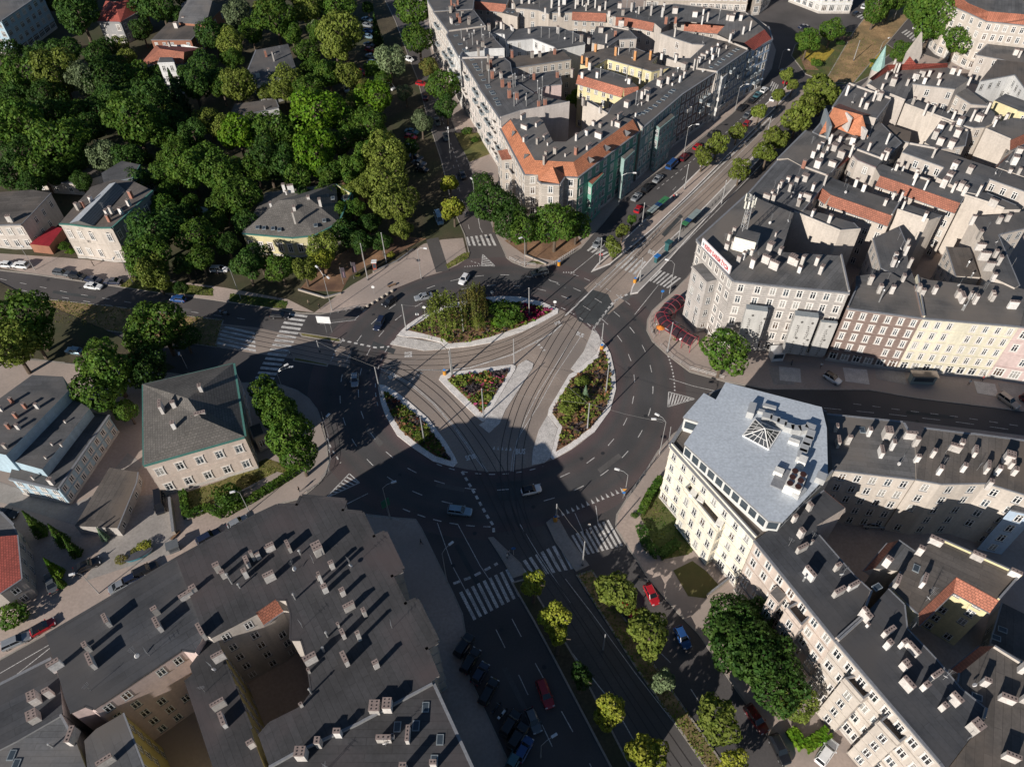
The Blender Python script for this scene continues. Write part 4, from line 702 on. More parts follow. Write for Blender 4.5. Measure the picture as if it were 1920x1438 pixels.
for px, py, a in ((1440, 777, -22), (1454, 783, -22), (1467, 789, -24), (1481, 796, -24), (1494, 800, -8), (1508, 800, 12), (1521, 797, -30)): rbox('air_duct', px, py, 1.9, 1.5, 1.5, DUCT, a)
rbox('air_duct', 1411, 762, 1.4, 3.2, 1.8, DUCT, -25); rbox('air_duct', 1444, 760, 2.6, .9, .9, DUCT, -24); rbox('air_duct', 1433, 770, 2.8, .8, .8, DUCT, -24)
for k, (px, py) in enumerate(((1521, 812), (1516, 824), (1510, 836), (1505, 848))): rbox('air_duct', px, py, 2.4, 1.6, 1.6, DUCT, 62)
rbox('plant_unit', 1507, 858, 1.8, 1.6, 2.0, HV, 58); rbox('plant_unit', 1462, 880, 1.4, 1.8, 1.2, HV, 58); rbox('plant_unit', 1542, 890, 1.8, 1.8, 1.6, DUCT, 58); rbox('plant_unit', 1480, 902, 5.0, 6.0, .35, TRIM, 58)
rbox('plant_unit', 1490, 825, 1.0, 2.2, .8, HV, 62); rbox('plant_unit', 1500, 918, 2.6, 1.6, 1.2, DUCT, 40)
ch_ = rbox('chiller', 1494, 897, 3.0, 4.6, 2.3, HV, -32); c = P(1494, 897, 22.4); m = MB()
for i in range(2):
    for j in range(3): x, y = (i-.5)*1.3, (j-1)*1.35; a = R(-32); m.tube((c.x+x*math.cos(a)-y*math.sin(a), c.y+x*math.sin(a)+y*math.cos(a), 22.3), (c.x+x*math.cos(a)-y*math.sin(a), c.y+x*math.sin(a)+y*math.cos(a), 22.44), .5, .5, plain('fan_dark', (.05, .02, .015)), 14)
m.obj('chiller_fan', ch_, t.c)
t.bay('1283,918 1299,905 1363,982 1345.6,995', 11.8, wall='office', top='brownfelt', sp=2.2, floors=3); 
for px, py in ((1302, 921), (1316, 932), (1351, 977)): rb_ = P(px, py, 12.8); m = MB(); m.box((rb_.x, rb_.y), 1.2, 1.8, 11.8, 12.8, R(-35), HV); m.obj('cooling_unit', t.root, t.c)
C1 = B('tenement', 'pinkish row house with dark ridge roof joined to the white office block', 16.8, '1416,1012 1569,1200 1618,1156 1635,1110 1602,1080 1535,1003 1530,986 1585,952 1546,920 1472,972', 'f B B c c b b m c b', 'peach', 'darkfelt', chs=.62, ch='1502,1000 w 1504,1028 l 1522,1017 q 1490,972 w 1518,950 w 1570,1063 w 1517,1077 L 1573,1110 l 1600,1098 l 1508,1085 s', sk='1645,1100', sp=2.2)
C1.bay('1472.5,1143 1500,1177 1519,1158 1495,1130.6', 14, sp=2.0); C1.bay('1444,1112 1460,1130 1474,1116 1457,1099', 14, top='felt2', par=False)
C2 = B('tenement', 'long row house with bay fronts and dark roof full of white chimneys', 17, '1569,1200 1765,1428 1775,1442 1845,1350 1850,1330 1800,1290 1758,1239 1700,1178 1695,1133 1665,1104 1618,1156', 'f f b B c c c c c b B', 'cream', 'darkfelt', floors=4, win=(1.25, 2.0), chs=.62, ch='1666,1184 l 1665,1209 w 1693,1207 w 1712,1217 L 1695,1244 w 1699,1250 w 1700,1284 L 1735,1286 w 1754,1266 l 1769,1325 w 1790,1312 L 1618,1150 w 1626,1158 w 1627,1172 q 1828,1363 x', sk='', sp=2.1)
C2.bay('1580,1274.5 1615,1314.6 1638,1298 1603,1268', 13.6, sp=2.0); C2.bay('1645,1354.7 1683,1396 1705.4,1378.5 1665,1338', 13.6, sp=2.0)
B('tenement', 'dark roofed rear house at the lower right corner with red eave strip', 16.4, '1863,1211 1945,1262 1945,1470 1775,1445 1850,1345 1797,1280 1800,1262', 'B b b b b c m', 'cream', 'brownfelt', chs=.62, ch='1848,1279 w 1889,1310 l 1917,1253 w 1922,1310 w 1895,1420 l', sk='1832,1306')
B('court_house', 'L shaped court house with an olive roof, orange eaves and a yellow wall', 16.2, '1758,1008 1915,1078 1873,1126 1793,1082 1722,1150 1700,1130 1669,1100 1690,1072 1718,1036', 'B B m:yellow m:ltyellow c b c b b', 'yellow', 'brownfelt', chs=.62, ch='1755,1014 L 1833,1043 L 1903,1075 L 1731,1089 l 1680,1092 l 1725,1033 w', sk='1718,1065', sp=2.3)
B('court_house', 'small court wing with red sloping sides and a dark cap', 15, '1685,1013 1718,1036 1690,1071 1640,1066', 'c b b m', 'cream', ch='1663,1055 w 1672,1045 q')
B('tenement', 'grey roofed street house right of the white office, shaded on its left', 16, '1550,778 1590,782 1693,792.6 1716,834 1716,898 1570,881 1556,880', 'f f f b c c b', 'cream', 'felt2', chs=.62, ch='1568,802 w 1571,829 l 1591,826 w 1630,810 w 1663,814 x 1652,847 l 1673,836 w 1707,817 L 1717,830 w 1720,860 w', sk='1617,806', sp=2.3)
B('tenement', 'brown felt roofed street house with two rows of white chimneys', 16.2, '1733,804 1820,815 1828,815 1940,830 1940,932 1850.6,905 1765.5,906.5 1718,898 1716,835', 'f f f b c c c b b', 'cream', 'brownfelt', chs=.62, ch='1750,850 w 1791,840 l 1800,836 w 1828,846 L 1762,882 w 1807,877 w 1850,877 L 1871,883 w 1890,860 x 1897,870 w 1903,883 w 1855,908 w', sp=2.3)
B('court_house', 'blue grey back wing in the shaded yard at the right edge', 13, '1895,955 1945,966 1945,930 1915,930', 'c b b b', 'blue')
B('garage', 'low dark flat roof yard building at the right edge', 5, '1880,1130 1960,1170 1960,1260 1858,1205', 'b b b c', 'grey', sk='1880,1180 1868,1195')
# ------------------------------------------------ the big dark block, lower left
t = B('corner_block', 'big dark roofed corner block with stepped edge around a deep yard', 18, '331,1048 480,966.6 520,948 557.6,948 566,930 646.5,938 640,958 678,961.6 700,1008 721.6,998 754,1067 732,1079 759,1134 780.5,1124 819,1200.7 796.7,1214.5 819,1268 808,1279 668,1356 550,1411 505,1436 485,1380 505,1356 565,1326 585,1298 575,1230.7 565,1198 545,1198 546,1150.6 537.6,1123 517.6,1123 480,1149 394,1194 383,1191', 'f f f f f f f f f f f f f f f f b b b b b c c c c c c c c c m c b b', 'beige', 'charcoal', trim=roofmat('charcoal'), chs=.62,
  ch='506,1027 l 541,1025 L 562,1035 s 596,1031 x 622,1060 w 463,1053 L 460,1076 w 473,1042 t 408,1065 w 418,1077 w 430,1085 h 448,1098 s 483,1041 w 506,1083 l 602,1088 t 609,1104 w 642,1110 w 655,1138 l 683,1149 w 634,1172 q 643,1189 w 672,1192 t 647,1236 L 705,1246 w 613,1190 s 606,1218 s 583,1237 l 579,1258 q 565,1322 q 552,1119 s 582,1296 s 597,1085 q', sp=2.3)
B('corner_block_wing', 'rear wing with dark felt roof and yellow yard wall', 16, '394,1195.7 355.5,1248 360.5,1263 345.5,1276 403,1450 500,1450 480,1398 470.7,1366 405.6,1200.7', 'b b b b b b b c:ochre b', 'ochre', 'charcoal', trim=roofmat('charcoal'), chs=.62, ch='411,1233 l 411,1322 l 418,1350 L 471,1395 w', sp=2.3)
B('tenement', 'parapet roofed house with white firewall at the bottom edge', 17.6, '810,1281 1003,1700 500,1700 505,1437 550,1412 668,1357', 'f b b B B B', 'grey', 'charcoal', chs=.62, ch='703,1326 x 727,1323 x 634,1375 w 598,1393 w 566,1414 x 720,1385 L 737,1381 q 765,1377 l 757,1440 w 813,1433 w', sk='798,1325 825,1386 745,1362 780,1360 814,1425', sp=2.3)
B('tenement', 'long dark felt roof along the shady lower left street', 17.6, '331,1048 86.4,1193 112,1275 120,1306 131,1335 160,1322 175,1328 340.5,1217 365.5,1220.7 383,1191', 'f b b b c c c c b b', 'pink', 'darkfelt', trim=roofmat('darkfelt'), chs=.66, ch='201,1164 l 292,1146 w 297,1172 l 349,1116 L 363,1105 w 164,1214 w 172,1240 l 105,1248 L 378,1184 l', sp=2.3)
B('tenement', 'dark roofed house with curved grey vents at the lower left corner', 15.6, '96,1236 -90,1330 -90,1450 29,1390 118,1339 112,1275', 'f b b b b b', 'grey', 'darkfelt', chs=.62, ch='65,1309 x 92,1300 w 63,1343 x')
B('tenement', 'pale grey roofed house with slanted skylights at the lower left edge', 15.2, '118,1339 29,1390 -90,1455 -90,1520 175,1520 165,1450 135,1370', 'b b b b b b B', 'grey', 'lead', ch='95,1397 s 136,1380 l', sk='22,1415 30,1432')
B('court_house', 'court house with a mustard yellow wall at the lower left', 15.4, '230,1337 180,1366 158,1388 165,1455 275,1455', 'b b b b c:ochre', 'ochre', 'felt', ch='200,1428 l', sp=2.4)
# ------------------------------------------------ houses on the left
t = B('villa', 'square peach building with a hipped slate roof and green gutters', 10.2, '269.5,871.5 458,818 437,682 268,722', 'f f c c', 'peach', trim=GREENTRIM, flat=False, sp=3.4, floors=2, win=(1.3, 2.0), ch='302,763 L 325,758 w 325,797 w 376,778 l 361,783 q 377,731 w', chz=2.0, zb=0,
  roofs=[('slate', h) for h in hip([(267, 874), (461, 819), (439, 680), (266, 720)], [(352, 747), (380, 782)], 10.2, 13.6)] and [('slate', '267,874,10.2 461,819,10.2 378,784,13.4'), ('slate', '461,819,10.2 439,680,10.2 352,747,13.4 378,784,13.4'), ('slate', '439,680,10.2 266,720,10.2 352,747,13.4'), ('slate', '266,720,10.2 267,874,10.2 378,784,13.4 352,747,13.4')])
t.bay('468,800 487,793 494,812 476,820', 5.0, top='felt', par=False)
t = B('townhouse', 'pale blue house in three stepped dark roofs', 5.6, '17.5,895 107.7,915 203,777.6 170,773 85,862 25,866', 'f f b b b b', 'sky', 'felt', sp=2.1, floors=2, win=(.95, 1.5), ch='62,896 q 95,902 w')
def tier(b_, pts, z0, z1, roof, wall='sky'):
    poly = PL(pts, z1); m = MB(); m.prism([Vector((p.x, p.y, 0)) for p in poly], z0, z1, wallmat(wall), roofmat(roof)); return m.obj('upper_storey', b_.root, b_.c)
tier(t, '25,865 79,880 168,766 125,738', 4, 8, 'felt'); tier(t, '-60,838 11,853 128,733 118,706 60,703 -60,790', 4, 10.6, 'felt')
for x, y, k in ((20, 750, 'b'), (45, 760, 'b'), (68, 760, 'w'), (28, 778, 'b'), (14, 798, 'b'), (32, 799, 'w'), (8, 835, 'g'), (0, 765, 'w'), (120, 788, 'q'), (95, 830, 'q'), (83, 855, 'q'), (112, 831, 'q')): 
    zt = 10.6 if x < 75 else 8.0; p = P(x, y, zt+.8); link('chimney', chimney_mesh(k), t.roof, Vector((p.x, p.y, zt))-t.c, t.ang).scale = (.5, .5, .75)
B('shed', 'low dark shed with a flat felt roof by the paved yard', 2.8, '205,876.5 258,885 255,905 220,990 140,986', 'b c c b b', 'stone', 'brownfelt', floors=1, cat='shed')
B('house', 'red tiled house cut by the left edge', 6, '-60,1010 32,1003 40,1085 0,1112 -60,1130', 'b c c b b', 'beige', 'redtile', floors=2); B('house', 'pale stepped wall house at the left edge', 4.5, '-50,960 0,962 23,985 32,1003 -50,1012', 'f f c b b', 'ltyellow', 'lead', floors=1)
t = B('hall', 'cream pedimented hall with arched windows and a ribbed metal roof', 11, '111.4,418.8 130,419.5 173,425 183,426 209,426 285,357 250,340 213,337 172,350', 'f f f f f:grey b b b b', 'cream', 'brownfelt', sp=2.3, floors=2, win=(1.1, 2.1), arch=True, trim=GREENTRIM, ch='145,389 g 155,384 b 170,374 w 203,410 b 245,366 b 226,396 w 241,381 w 202,402 w 208,395 w',
  roofs=[('seam', '175,424,11.2 235,357,11.2 217,342,13 148,414,13'), ('metal', '148,414,13 217,342,13 205,345,11.2 130,419,11.2'), ('lead', '130,419.5,11.2 175,424,11.2 148,414,13')])
p, q = P(146, 428.5, 10.2), P(170, 431, 10.2)
DK = plain('letters_dark', (.03, .03, .04)); PALE = plain('letters_pale', (.50, .44, .40))
def wall_text(b_, txt, ea, eb, z, h, u0, u1, mat, zp):
    a, b = P(*ea, zp), P(*eb, zp); v = (b-a); L = v.length; v /= L; nr = Vector((v.y, -v.x, 0)); nr = nr if nr.y < 0 else -nr
    bl = a+v*L*u0+nr*.12; br = a+v*L*u1+nr*.12; bl.z = br.z = z; decal(txt, bl, br, bl+Vector((0, 0, h)), 'wall_lettering', mat, parent=b_.wallo, off=b_.c)
wall_text(t, 'NOT', (111.4, 418.8), (209, 426), 5.6, .8, .37, .47, DK, 11); wall_text(t, 'TECHNIKI', (111.4, 418.8), (209, 426), 9.5, .7, .32, .62, PALE, 11)
B('house', 'grey plastered street house left of the red awning', 8, '-60,415 0,421 40,420 67,392 95,362 60,356 -60,365', 'f f c c b b b', 'beige', 'brownfelt', floors=2, sp=2.4, ch='15,410 w 20,411 w')
B('outbuilding', 'long low cream outbuilding behind the pedimented hall', 4, '57.6,338 140,343 150,343 205,325 150,312 130,318', 'f f b b b b', 'cream', 'brownfelt', floors=1, sp=3.5); B('outbuilding', 'low cream outbuilding with red doors right of the pedimented hall', 4, '250,335.5 328,338 326,318 263,315.5', 'f c b b', 'cream', 'brownfelt', floors=1)
B('outbuilding', 'teal trimmed flat roofed annex behind the pedimented hall', 9, '195,345 248,333 262,309 228,302 190,325', 'b c b b b', 'slate', 'felt', floors=2, trim=GREENTRIM)
B('pavilion', 'small red awning roof beside the pedimented hall', 2.7, '55,458 92,462 118,428 98,424', 'b b b b', 'brick', 'red', cat='pavilion', floors=1)
t = B('villa', 'cream villa with a grey hipped roof, green gutters and white chimneys', 6.4, '455,437 548,445 588,441 634,417 656,362 630,346 500,362', 'f f f f c b b', 'villa', trim=GREENTRIM, flat=False, sp=2.3, floors=1, win=(1.2, 2.4), ch='508,386 w 552,392 w 551,409 t 600,381 w 579,375 w 532,352 w 545,354 L 536,361 q', chz=2.4, zb=0,
  roofs=[('slate', '453,438,6.4 548,446,6.4 552,374,10.2 522,376,10.2'), ('slate', '548,446,6.4 589,442,6.4 552,374,10.2'), ('slate', '589,442,6.4 636,418,6.4 630,344,6.4 575,368,10.2 552,374,10.2'), ('slate', '453,438,6.4 522,376,10.2 552,374,10.2 575,368,10.2 630,344,6.4 498,361,6.4')])
for x, y in ((483, 427), (495, 428), (512, 429), (524, 431), (592, 423), (608, 414), (624, 372), (612, 368)): p = P(x, y, 7.4); link('skylight', skylight_mesh(), t.roof, Vector((p.x, p.y, 7.45))-t.c, t.ang)
B('conservatory', 'small green trimmed annex right of the cream villa', 5.5, '640,372 660,384 661,364 648,352', 'c c b b', 'dark', 'felt', floors=1, trim=GREENTRIM)
B('kiosk', 'small white ribbed roof kiosk under the trees', 2.8, '352,410 370,415 392,391 371,388', 'b c c b', 'white', 'metal', cat='kiosk', floors=1)
B('apartment_block', 'white modern block with deep dark window bands at the upper left corner', 13, '36,108 108,54 70,-20 -40,40 -60,90', 'f f b b f', 'sky', 'lead', zref=0, sp=3.2, win=(1.9, 2.6), floors=4, sur=False)
t = B('villa', 'pale villa with a red hipped roof at the top', 8, '183,40 225,41 260,22 255,2 200,4', 'f f c b b', 'grey', flat=False, roofs=[('redtile', '182,41,8 226,42,8 215,4,12'), ('redtile', '226,42,8 262,21,8 240,0,11.5 215,4,12'), ('redtile', '182,41,8 215,4,12 198,2,8')], floors=2)
B('villa', 'flat roofed brick villa with a white roof cabin', 7, '283,75 358,75 385.6,45 315.5,42.6', 'c c b b', 'brick', 'brownfelt', floors=2, ch='330,48 x 345,38 w')
t = B('villa', 'dark gabled villa with long white skylights behind the brick villa', 8, '335,42 385,46 416,15 358,-2 343,10', 'c c b b b', 'brick', flat=False, floors=2, roofs=[('felt', '333,43,8 386,47,8 398,2,12 362,-6,12'), ('felt', '386,47,8 418,14,8 398,2,12'), ('felt', '333,43,8 362,-6,12 340,8,8')])
t = B('villa', 'white villa with orange roof and a round arched front gable', 8, '264,121 343,120 381,92 345,84 294,86', 'f f b b b', 'white', flat=False, floors=2, roofs=[('tile', '262,122,8 344,121,8 345,98,11.5 300,92,11.5'), ('tile', '344,121,8 383,91,8 345,98,11.5'), ('redtile', '383,91,8 345,98,11.5 300,92,11.5 293,85,8'), ('tile', '262,122,8 300,92,11.5 293,85,8')], ch='318,86 w')
t.bay('296,118 326,117 322,108 300,108', 11.0, par=False, top='felt', wall='white')
B('villa', 'flat roofed villa with tall white chimneys among the park trees', 8, '466,131 481,94 540,83 557,134 482,158', 'f b b c c', 'white', 'felt', floors=2, ch='498,102 b 512,108 t 504,135 w 517,128 q 483,140 x')
B('house', 'low flat brown roof house hidden in the park trees', 5.5, '428,222 522,201 516,186 440,195', 'c c b b', 'white', 'brownfelt', floors=1, ch='496,203 q')
# ================================================================== TREES, HEDGES, BEDS
BARK = surf('bark', (.10, .075, .055), .95, .2, 1.5)
LEAF = dict(g=leafmat('leaf_green', (.050, .112, .016), (.092, .150, .022)), d=leafmat('leaf_dark', (.030, .075, .015), (.056, .105, .020)), o=leafmat('leaf_olive', (0.114, 0.155, 0.026), (0.174, 0.208, 0.041)),
  b=leafmat('leaf_bright', (.078, .180, .011), (.135, .225, .018)), y=leafmat('leaf_yellow', (0.196, 0.238, 0.026), (0.287, 0.290, 0.042)), k=leafmat('leaf_grey', (0.114, 0.155, 0.075), (0.181, 0.229, 0.114)), p=leafmat('leaf_pine', (0.024, 0.063, 0.022), (0.045, 0.088, 0.024)),
  s=leafmat('leaf_spruce', (0.136, 0.219, 0.139), (0.211, 0.299, 0.187)), r=leafmat('leaf_brownish', (0.151, 0.131, 0.036), (0.114, 0.150, 0.036)))
def quads(cs, ns, size, jit=.6, up=.25):
    """leaf clumps: one small bent quad at every centre, facing roughly along its normal"""
    n = len(cs); nn = ns+RNG.normal(0, jit, (n, 3)); nn[:, 2] += up; nn /= np.linalg.norm(nn, axis=1)[:, None]
    a = np.cross(nn, RNG.normal(0, 1, (n, 3))); a /= np.linalg.norm(a, axis=1)[:, None]; b = np.cross(nn, a)
    s = size*RNG.uniform(.6, 1.35, n)[:, None]; a = a*s; b = b*s*RNG.uniform(.55, .95, n)[:, None]; lift = nn*s*.28
    v = np.stack([cs-a, cs-b*.9+lift*.6, cs+a, cs+b*.9+lift*.6], 1)
    return v.reshape(-1, 3)
def leaf_mesh(name, v, mat):
    n = len(v)//4; me = D.meshes.new(name); me.vertices.add(len(v)); me.vertices.foreach_set('co', v.astype(np.float32).ravel())
    me.loops.add(n*4); me.loops.foreach_set('vertex_index', np.arange(n*4)); me.polygons.add(n); me.polygons.foreach_set('loop_start', np.arange(0, n*4, 4))
    me.update(calc_edges=True); me.materials.append(mat); me.validate(); return me
def lobes(n, flat=.8, seed=0, spread=.62, r0=.30, r1=.46):
    g = np.random.default_rng(seed); L = []
    for i in range(n):
        u = g.normal(0, 1, 3); u /= np.linalg.norm(u); u[2] = u[2]*.75+.12; rr = g.uniform(.55, 1.0)*spread
        L.append((u*rr*np.array([1, 1, flat]), g.uniform(r0, r1)))
    L.append((np.array([0, 0, .08]), .5)); return L
def crown(seed, n=15, count=3800, size=.062, flat=.85, spread=.62, r0=.30, r1=.46, cone=0, jit=.55):
    g = np.random.default_rng(seed); L = lobes(n, flat, seed, spread, r0, r1); w = np.array([r**2 for _, r in L]); w /= w.sum(); C = []; N = []
    for (c, r), k in zip(L, (w*count).astype(int)):
        u = g.normal(0, 1, (k, 3)); u /= np.linalg.norm(u, axis=1)[:, None]; rad = r*(1-.22*g.random(k)**2)*(1+.10*np.sin(7*u[:, 0]+5*u[:, 2]+seed))
        p = c+u*rad[:, None]*np.array([1, 1, flat])
        keep = np.ones(k, bool)
        for c2, r2 in L:
            if c2 is c: continue
            keep &= (np.linalg.norm((p-c2)/np.array([1, 1, flat]), axis=1) > r2*.82)
        C.append(p[keep]); N.append(u[keep])
    C = np.concatenate(C); N = np.concatenate(N)
    return quads(C, N, size, jit)
def conifer(seed, count=2600):
    g = np.random.default_rng(seed); t = g.random(count)**.7; z = 1.9*(1-t)-.9; r = t*.62*(1-.35*((t*9) % 1))*np.sqrt(g.uniform(.45, 1, count)); a = g.uniform(0, 6.283, count)
    r *= 1+.2*np.sin(5*a+seed); c = np.stack([r*np.cos(a), r*np.sin(a), z], 1); n = np.stack([np.cos(a), np.sin(a), np.full(count, .5)], 1)
    return quads(c, n, .06, .5)
def weeping(seed, count=4200):
    g = np.random.default_rng(seed); k = 150; a = g.uniform(0, 6.283, k); r = .95*np.sqrt(g.uniform(.03, 1, k)); top = .75*np.sqrt(np.maximum(0, 1-r*r*.85))+g.uniform(-.1, .1, k); ln = g.uniform(.5, 1.25, k)
    i = g.integers(0, k, count); t = g.random(count); x = r[i]*np.cos(a[i])+g.normal(0, .022, count); y = r[i]*np.sin(a[i])+g.normal(0, .022, count); z = np.maximum(top[i]-t*ln[i], -.95)
    return quads(np.stack([x, y, z], 1), np.stack([np.cos(a[i]), np.sin(a[i]), np.zeros(count)], 1), .036, .5, 0)
SHAPES = {}
for i in range(5): SHAPES['b%d' % i] = crown(11+i, 18+2*i, 9000, .047, .85+.05*(i % 2), .66, .22, .40)
for i in range(3): SHAPES['s%d' % i] = crown(41+i, 11+i*2, 3400, .074, .95, .66, .24, .42)
for i in range(2): SHAPES['c%d' % i] = conifer(61+i)
SHAPES['w0'] = weeping(71); SHAPES['w1'] = weeping(72, 2600)
for i in range(2): SHAPES['u%d' % i] = crown(81+i, 12, 1800, .085, .7, .62, .28, .45)
_tm = {}
def treemesh(shape, col):
    if (shape, col) not in _tm: _tm[shape, col] = leaf_mesh('crown', SHAPES[shape], LEAF[col])
    return _tm[shape, col]
_tk = {}
def trunkmesh(seed):
    if seed in _tk: return _tk[seed]
    g = random.Random(seed); m = MB(); m.tube((0, 0, 0), (.02, .01, .55), .045, .034, BARK, 8); m.tube((.02, .01, .55), (0, 0, 1.0), .034, .012, BARK, 7)
    for k in range(6):
        a = k*1.05+g.random(); z = .42+.07*k; m.tube((.01, .01, z), (math.cos(a)*.30, math.sin(a)*.30, z+.30), .022, .006, BARK, 5)
    _tk[seed] = m.mesh('trunk'); return _tk[seed]
CN = dict(g='green', d='dark green', o='olive green', b='bright green', y='yellow green', k='grey green', p='dark', s='blue grey', r='brownish')
TREES = []
def tree(px, py, rpx, col='g', kind='b', tall=1.0, hc=None, group='trees'):
    r = rpx*mpp(P(px, py, 8))*(1.14 if kind in 'b' else 1.06); hz = {'b': 1.12, 's': 1.1, 'c': 1.5, 'w': 1.15, 'u': .7}[kind]*r*tall
    ctr = hc if hc else (hz*.9+{'b': 1.5, 's': 1.8, 'c': .6, 'w': .4, 'u': .0}[kind])
    p = P(px, py, ctr); sh = {'b': 'b%d' % RNG.integers(5), 's': 's%d' % RNG.integers(3), 'c': 'c%d' % RNG.integers(2), 'w': 'w0', 'u': 'u%d' % RNG.integers(2)}[kind]
    size = 'small' if r < 2.6 else 'large' if r > 6 else 'medium'
    what = {'b': 'broadleaf tree', 's': 'street tree', 'c': 'conifer', 'w': 'weeping tree', 'u': 'shrub'}[kind]
    nm = {'b': 'broadleaf_tree', 's': 'street_tree', 'c': 'conifer_tree', 'w': 'weeping_tree', 'u': 'shrub'}[kind]
    o = thing(nm, '%s %s %s %s' % (size, CN[col], what, where(p)), 'shrub' if kind == 'u' else 'tree', (p.x, p.y, .1), group=group if kind != 'u' else 'shrubs', at=p)
    c = link('crown', treemesh(sh, col), o, (0, 0, p.z-.1), RNG.uniform(0, 6.28)); c.scale = (r*1.04, r*RNG.uniform(.94, 1.06), hz*1.04)
    t = link('trunk', trunkmesh(int(RNG.integers(4))), o, (0, 0, 0)); hh = p.z+hz*.35; t.scale = (hh*.95, hh*.95, hh) if kind in 'bs' else (hh*.6, hh*.6, hh)
    return o
TD = '''150 30 32 d;98 8 18 d;75 108 22 d;112 140 36 o;48 148 34 g;8 162 28 g;30 235 42 g;112 270 44 g;98 214 26 d;160 155 30 k;195 152 32 d;212 122 18 d;257 142 25 g;295 140 18 d;250 232 46 g;287 187 32 d;198 293 27 k;300 250 30 g;325 212 17 o;362 160 30 d;
400 65 26 d;435 82 24 o;434 112 20 g;447 163 30 o;390 228 24 o;445 252 37 b;362 252 26 d;355 320 38 g;412 320 38 g;265 58 18 d;270 15 25 d;300 12 28 d;445 30 25 k;225 85 14 o;240 108 16 o;158 342 17 d;22 322 28 d;42 290 30 d;310 298 17 g;272 297 14 g;
515 35 34 g;510 12 28 o;577 22 28 o;588 55 16 k;630 12 28 g;642 62 38 o;628 92 27 o;615 140 28 g;652 142 26 o;690 15 12 d;730 118 29 k;775 20 34 g;785 74 27 g;805 128 19 r;835 162 31 g;837 203 22 d;537 150 28 o;495 175 16 o;530 172 22 o;590 212 45 b;593 288 43 b;510 250 36 g;500 302 38 d;535 312 34 d;
705 190 36 b;665 196 24 o;695 242 34 g;720 290 40 o;730 335 42 o;760 176 16 k;790 230 21 k;770 277 18 d;680 160 15 r;645 270 26 g;740 378 44 o;752 430 23 o;925 385 42 d;906 345 22 d;985 435 36 g;1040 424 42 g;1080 424 28 g;955 412 36 d;1357 662 45 g;645 437 29 d;675 456 26 d;607 466 32 o;
525 502 28 g;570 507 25 o;600 487 24 y;485 482 26 d;287 435 44 d;280 486 40 g;288 512 33 o;370 447 36 g;345 496 22 d;375 486 26 g;462 497 32 d;450 372 38 g;307 392 28 g;52 600 50 g;20 650 44 o;60 632 34 g;300 612 50 g;264 642 30 g;345 632 25 d;205 692 50 g;275 690 38 d;185 727 44 g;238 770 21 g;
1375 1165 50 d;1385 1205 58 d;1425 1240 62 d;1450 1285 56 d;1488 1315 38 o;1405 1160 40 d;1752 38 33 g;1748 6 28 g;1728 12 24 g;1795 75 24 g;1810 55 20 g;1645 15 24 g;1672 4 20 g;1515 78 22 g;1560 57 20 g;1690 100 18 g;1085 186 20 b;
10 215 22 d;135 215 26 g;75 320 30 g;170 238 28 d;310 330 26 g;420 385 30 g;560 330 28 g;620 330 26 g;665 390 20 g;415 165 22 g;575 100 24 g;480 320 30 g;700 130 18 g;660 320 28 g;580 170 26 g;260 340 24 d;320 365 24 g;335 30 16 d;470 60 20 g;540 250 30 g;640 225 28 g;120 100 26 d;180 105 22 d;20 100 20 d;215 190 30 d;330 285 26 g;385 300 28 g;150 340 16 d;240 300 26 d;60 350 22 d;570 370 20 d;610 360 22 g;690 420 24 d;715 455 20 d;425 460 24 d;400 420 24 g;330 410 26 d;360 390 22 g;300 210 26 d;420 240 24 o;480 235 22 g;380 120 24 d;405 150 22 d;255 175 24 d;90 180 28 d;190 200 26 d;30 185 24 d;560 420 14 g;340 540 14 d;680 350 26 o;745 290 24 o;690 290 26 g;655 360 20 o;420 345 26 g;460 420 24 d;10 250 26 d;100 320 24 d;140 300 26 d;585 130 22 g;600 60 22 g;545 60 20 g;330 230 24 d;640 400 20 g;720 150 16 g;610 0 24 o;560 -10 26 g;345 -5 20 d;150 -10 26 d;200 90 16 d'''
for e in TD.replace('\n', '').split(';'):
    x, y, r, c = e.split(); tree(float(x), float(y), float(r), c)
for x, y, r, c in ((705, 55, 17, 'd'), (332, 177, 26, 'p'), (62, 980, 22, 'g'), (107, 1002, 20, 'g'), (132, 1024, 18, 'g'), (190, 1000, 12, 's'), (97, 1062, 18, 'b'), (110, 1088, 12, 'g'), (1098, 735, 13, 's')): tree(x, y, r, c, 'c')
for x, y, r, c in ((850, 392, 27, 'y'), (843, 345, 20, 'y'), (1150, 462, 20, 'o'), (1167, 433, 16, 'o'), (1185, 412, 11, 'g'), (1425, 208, 17, 'o'), (1383, 247, 16, 'o'), (1345, 270, 21, 'o'), (1318, 295, 19, 'o'), (1388, 318, 21, 'o'), (1487, 160, 12, 'o'), (1462, 178, 15, 'o'),
  (1547, 173, 31, 'o'), (1524, 198, 28, 'o'), (1496, 220, 27, 'o'), (1455, 260, 24, 'o'), (1438, 287, 23, 'o'), (1000, 1093, 25, 'y'), (1040, 1158, 31, 'y'), (1047, 1192, 20, 'y'), (1090, 1266, 24, 'd'), (1142, 1335, 33, 'y'), (1212, 1415, 40, 'y'), (1158, 1103, 46, 'o'), (1222, 1180, 50, 'o'), (1245, 1278, 26, 'k'), (1343, 1350, 46, 'o'), (1375, 1436, 30, 'y'), (1475, 140, 12, 'o')): tree(x, y, r, c, 's', hc=7.0 if 990 < x < 1225 and y > 1050 else None)
for q in ((497, 738, 28), (513, 762, 33), (529, 786, 38), (545, 820, 42), (560, 852, 34)): tree(*q, 'g', 'b', 1.35)
tree(833, 588, 44, 'o', 'w', .85, hc=5.2); tree(888, 570, 27, 'r', 'w', 1.7, hc=7.2); tree(897, 604, 13, 'o', 'w', 1.5, hc=3)
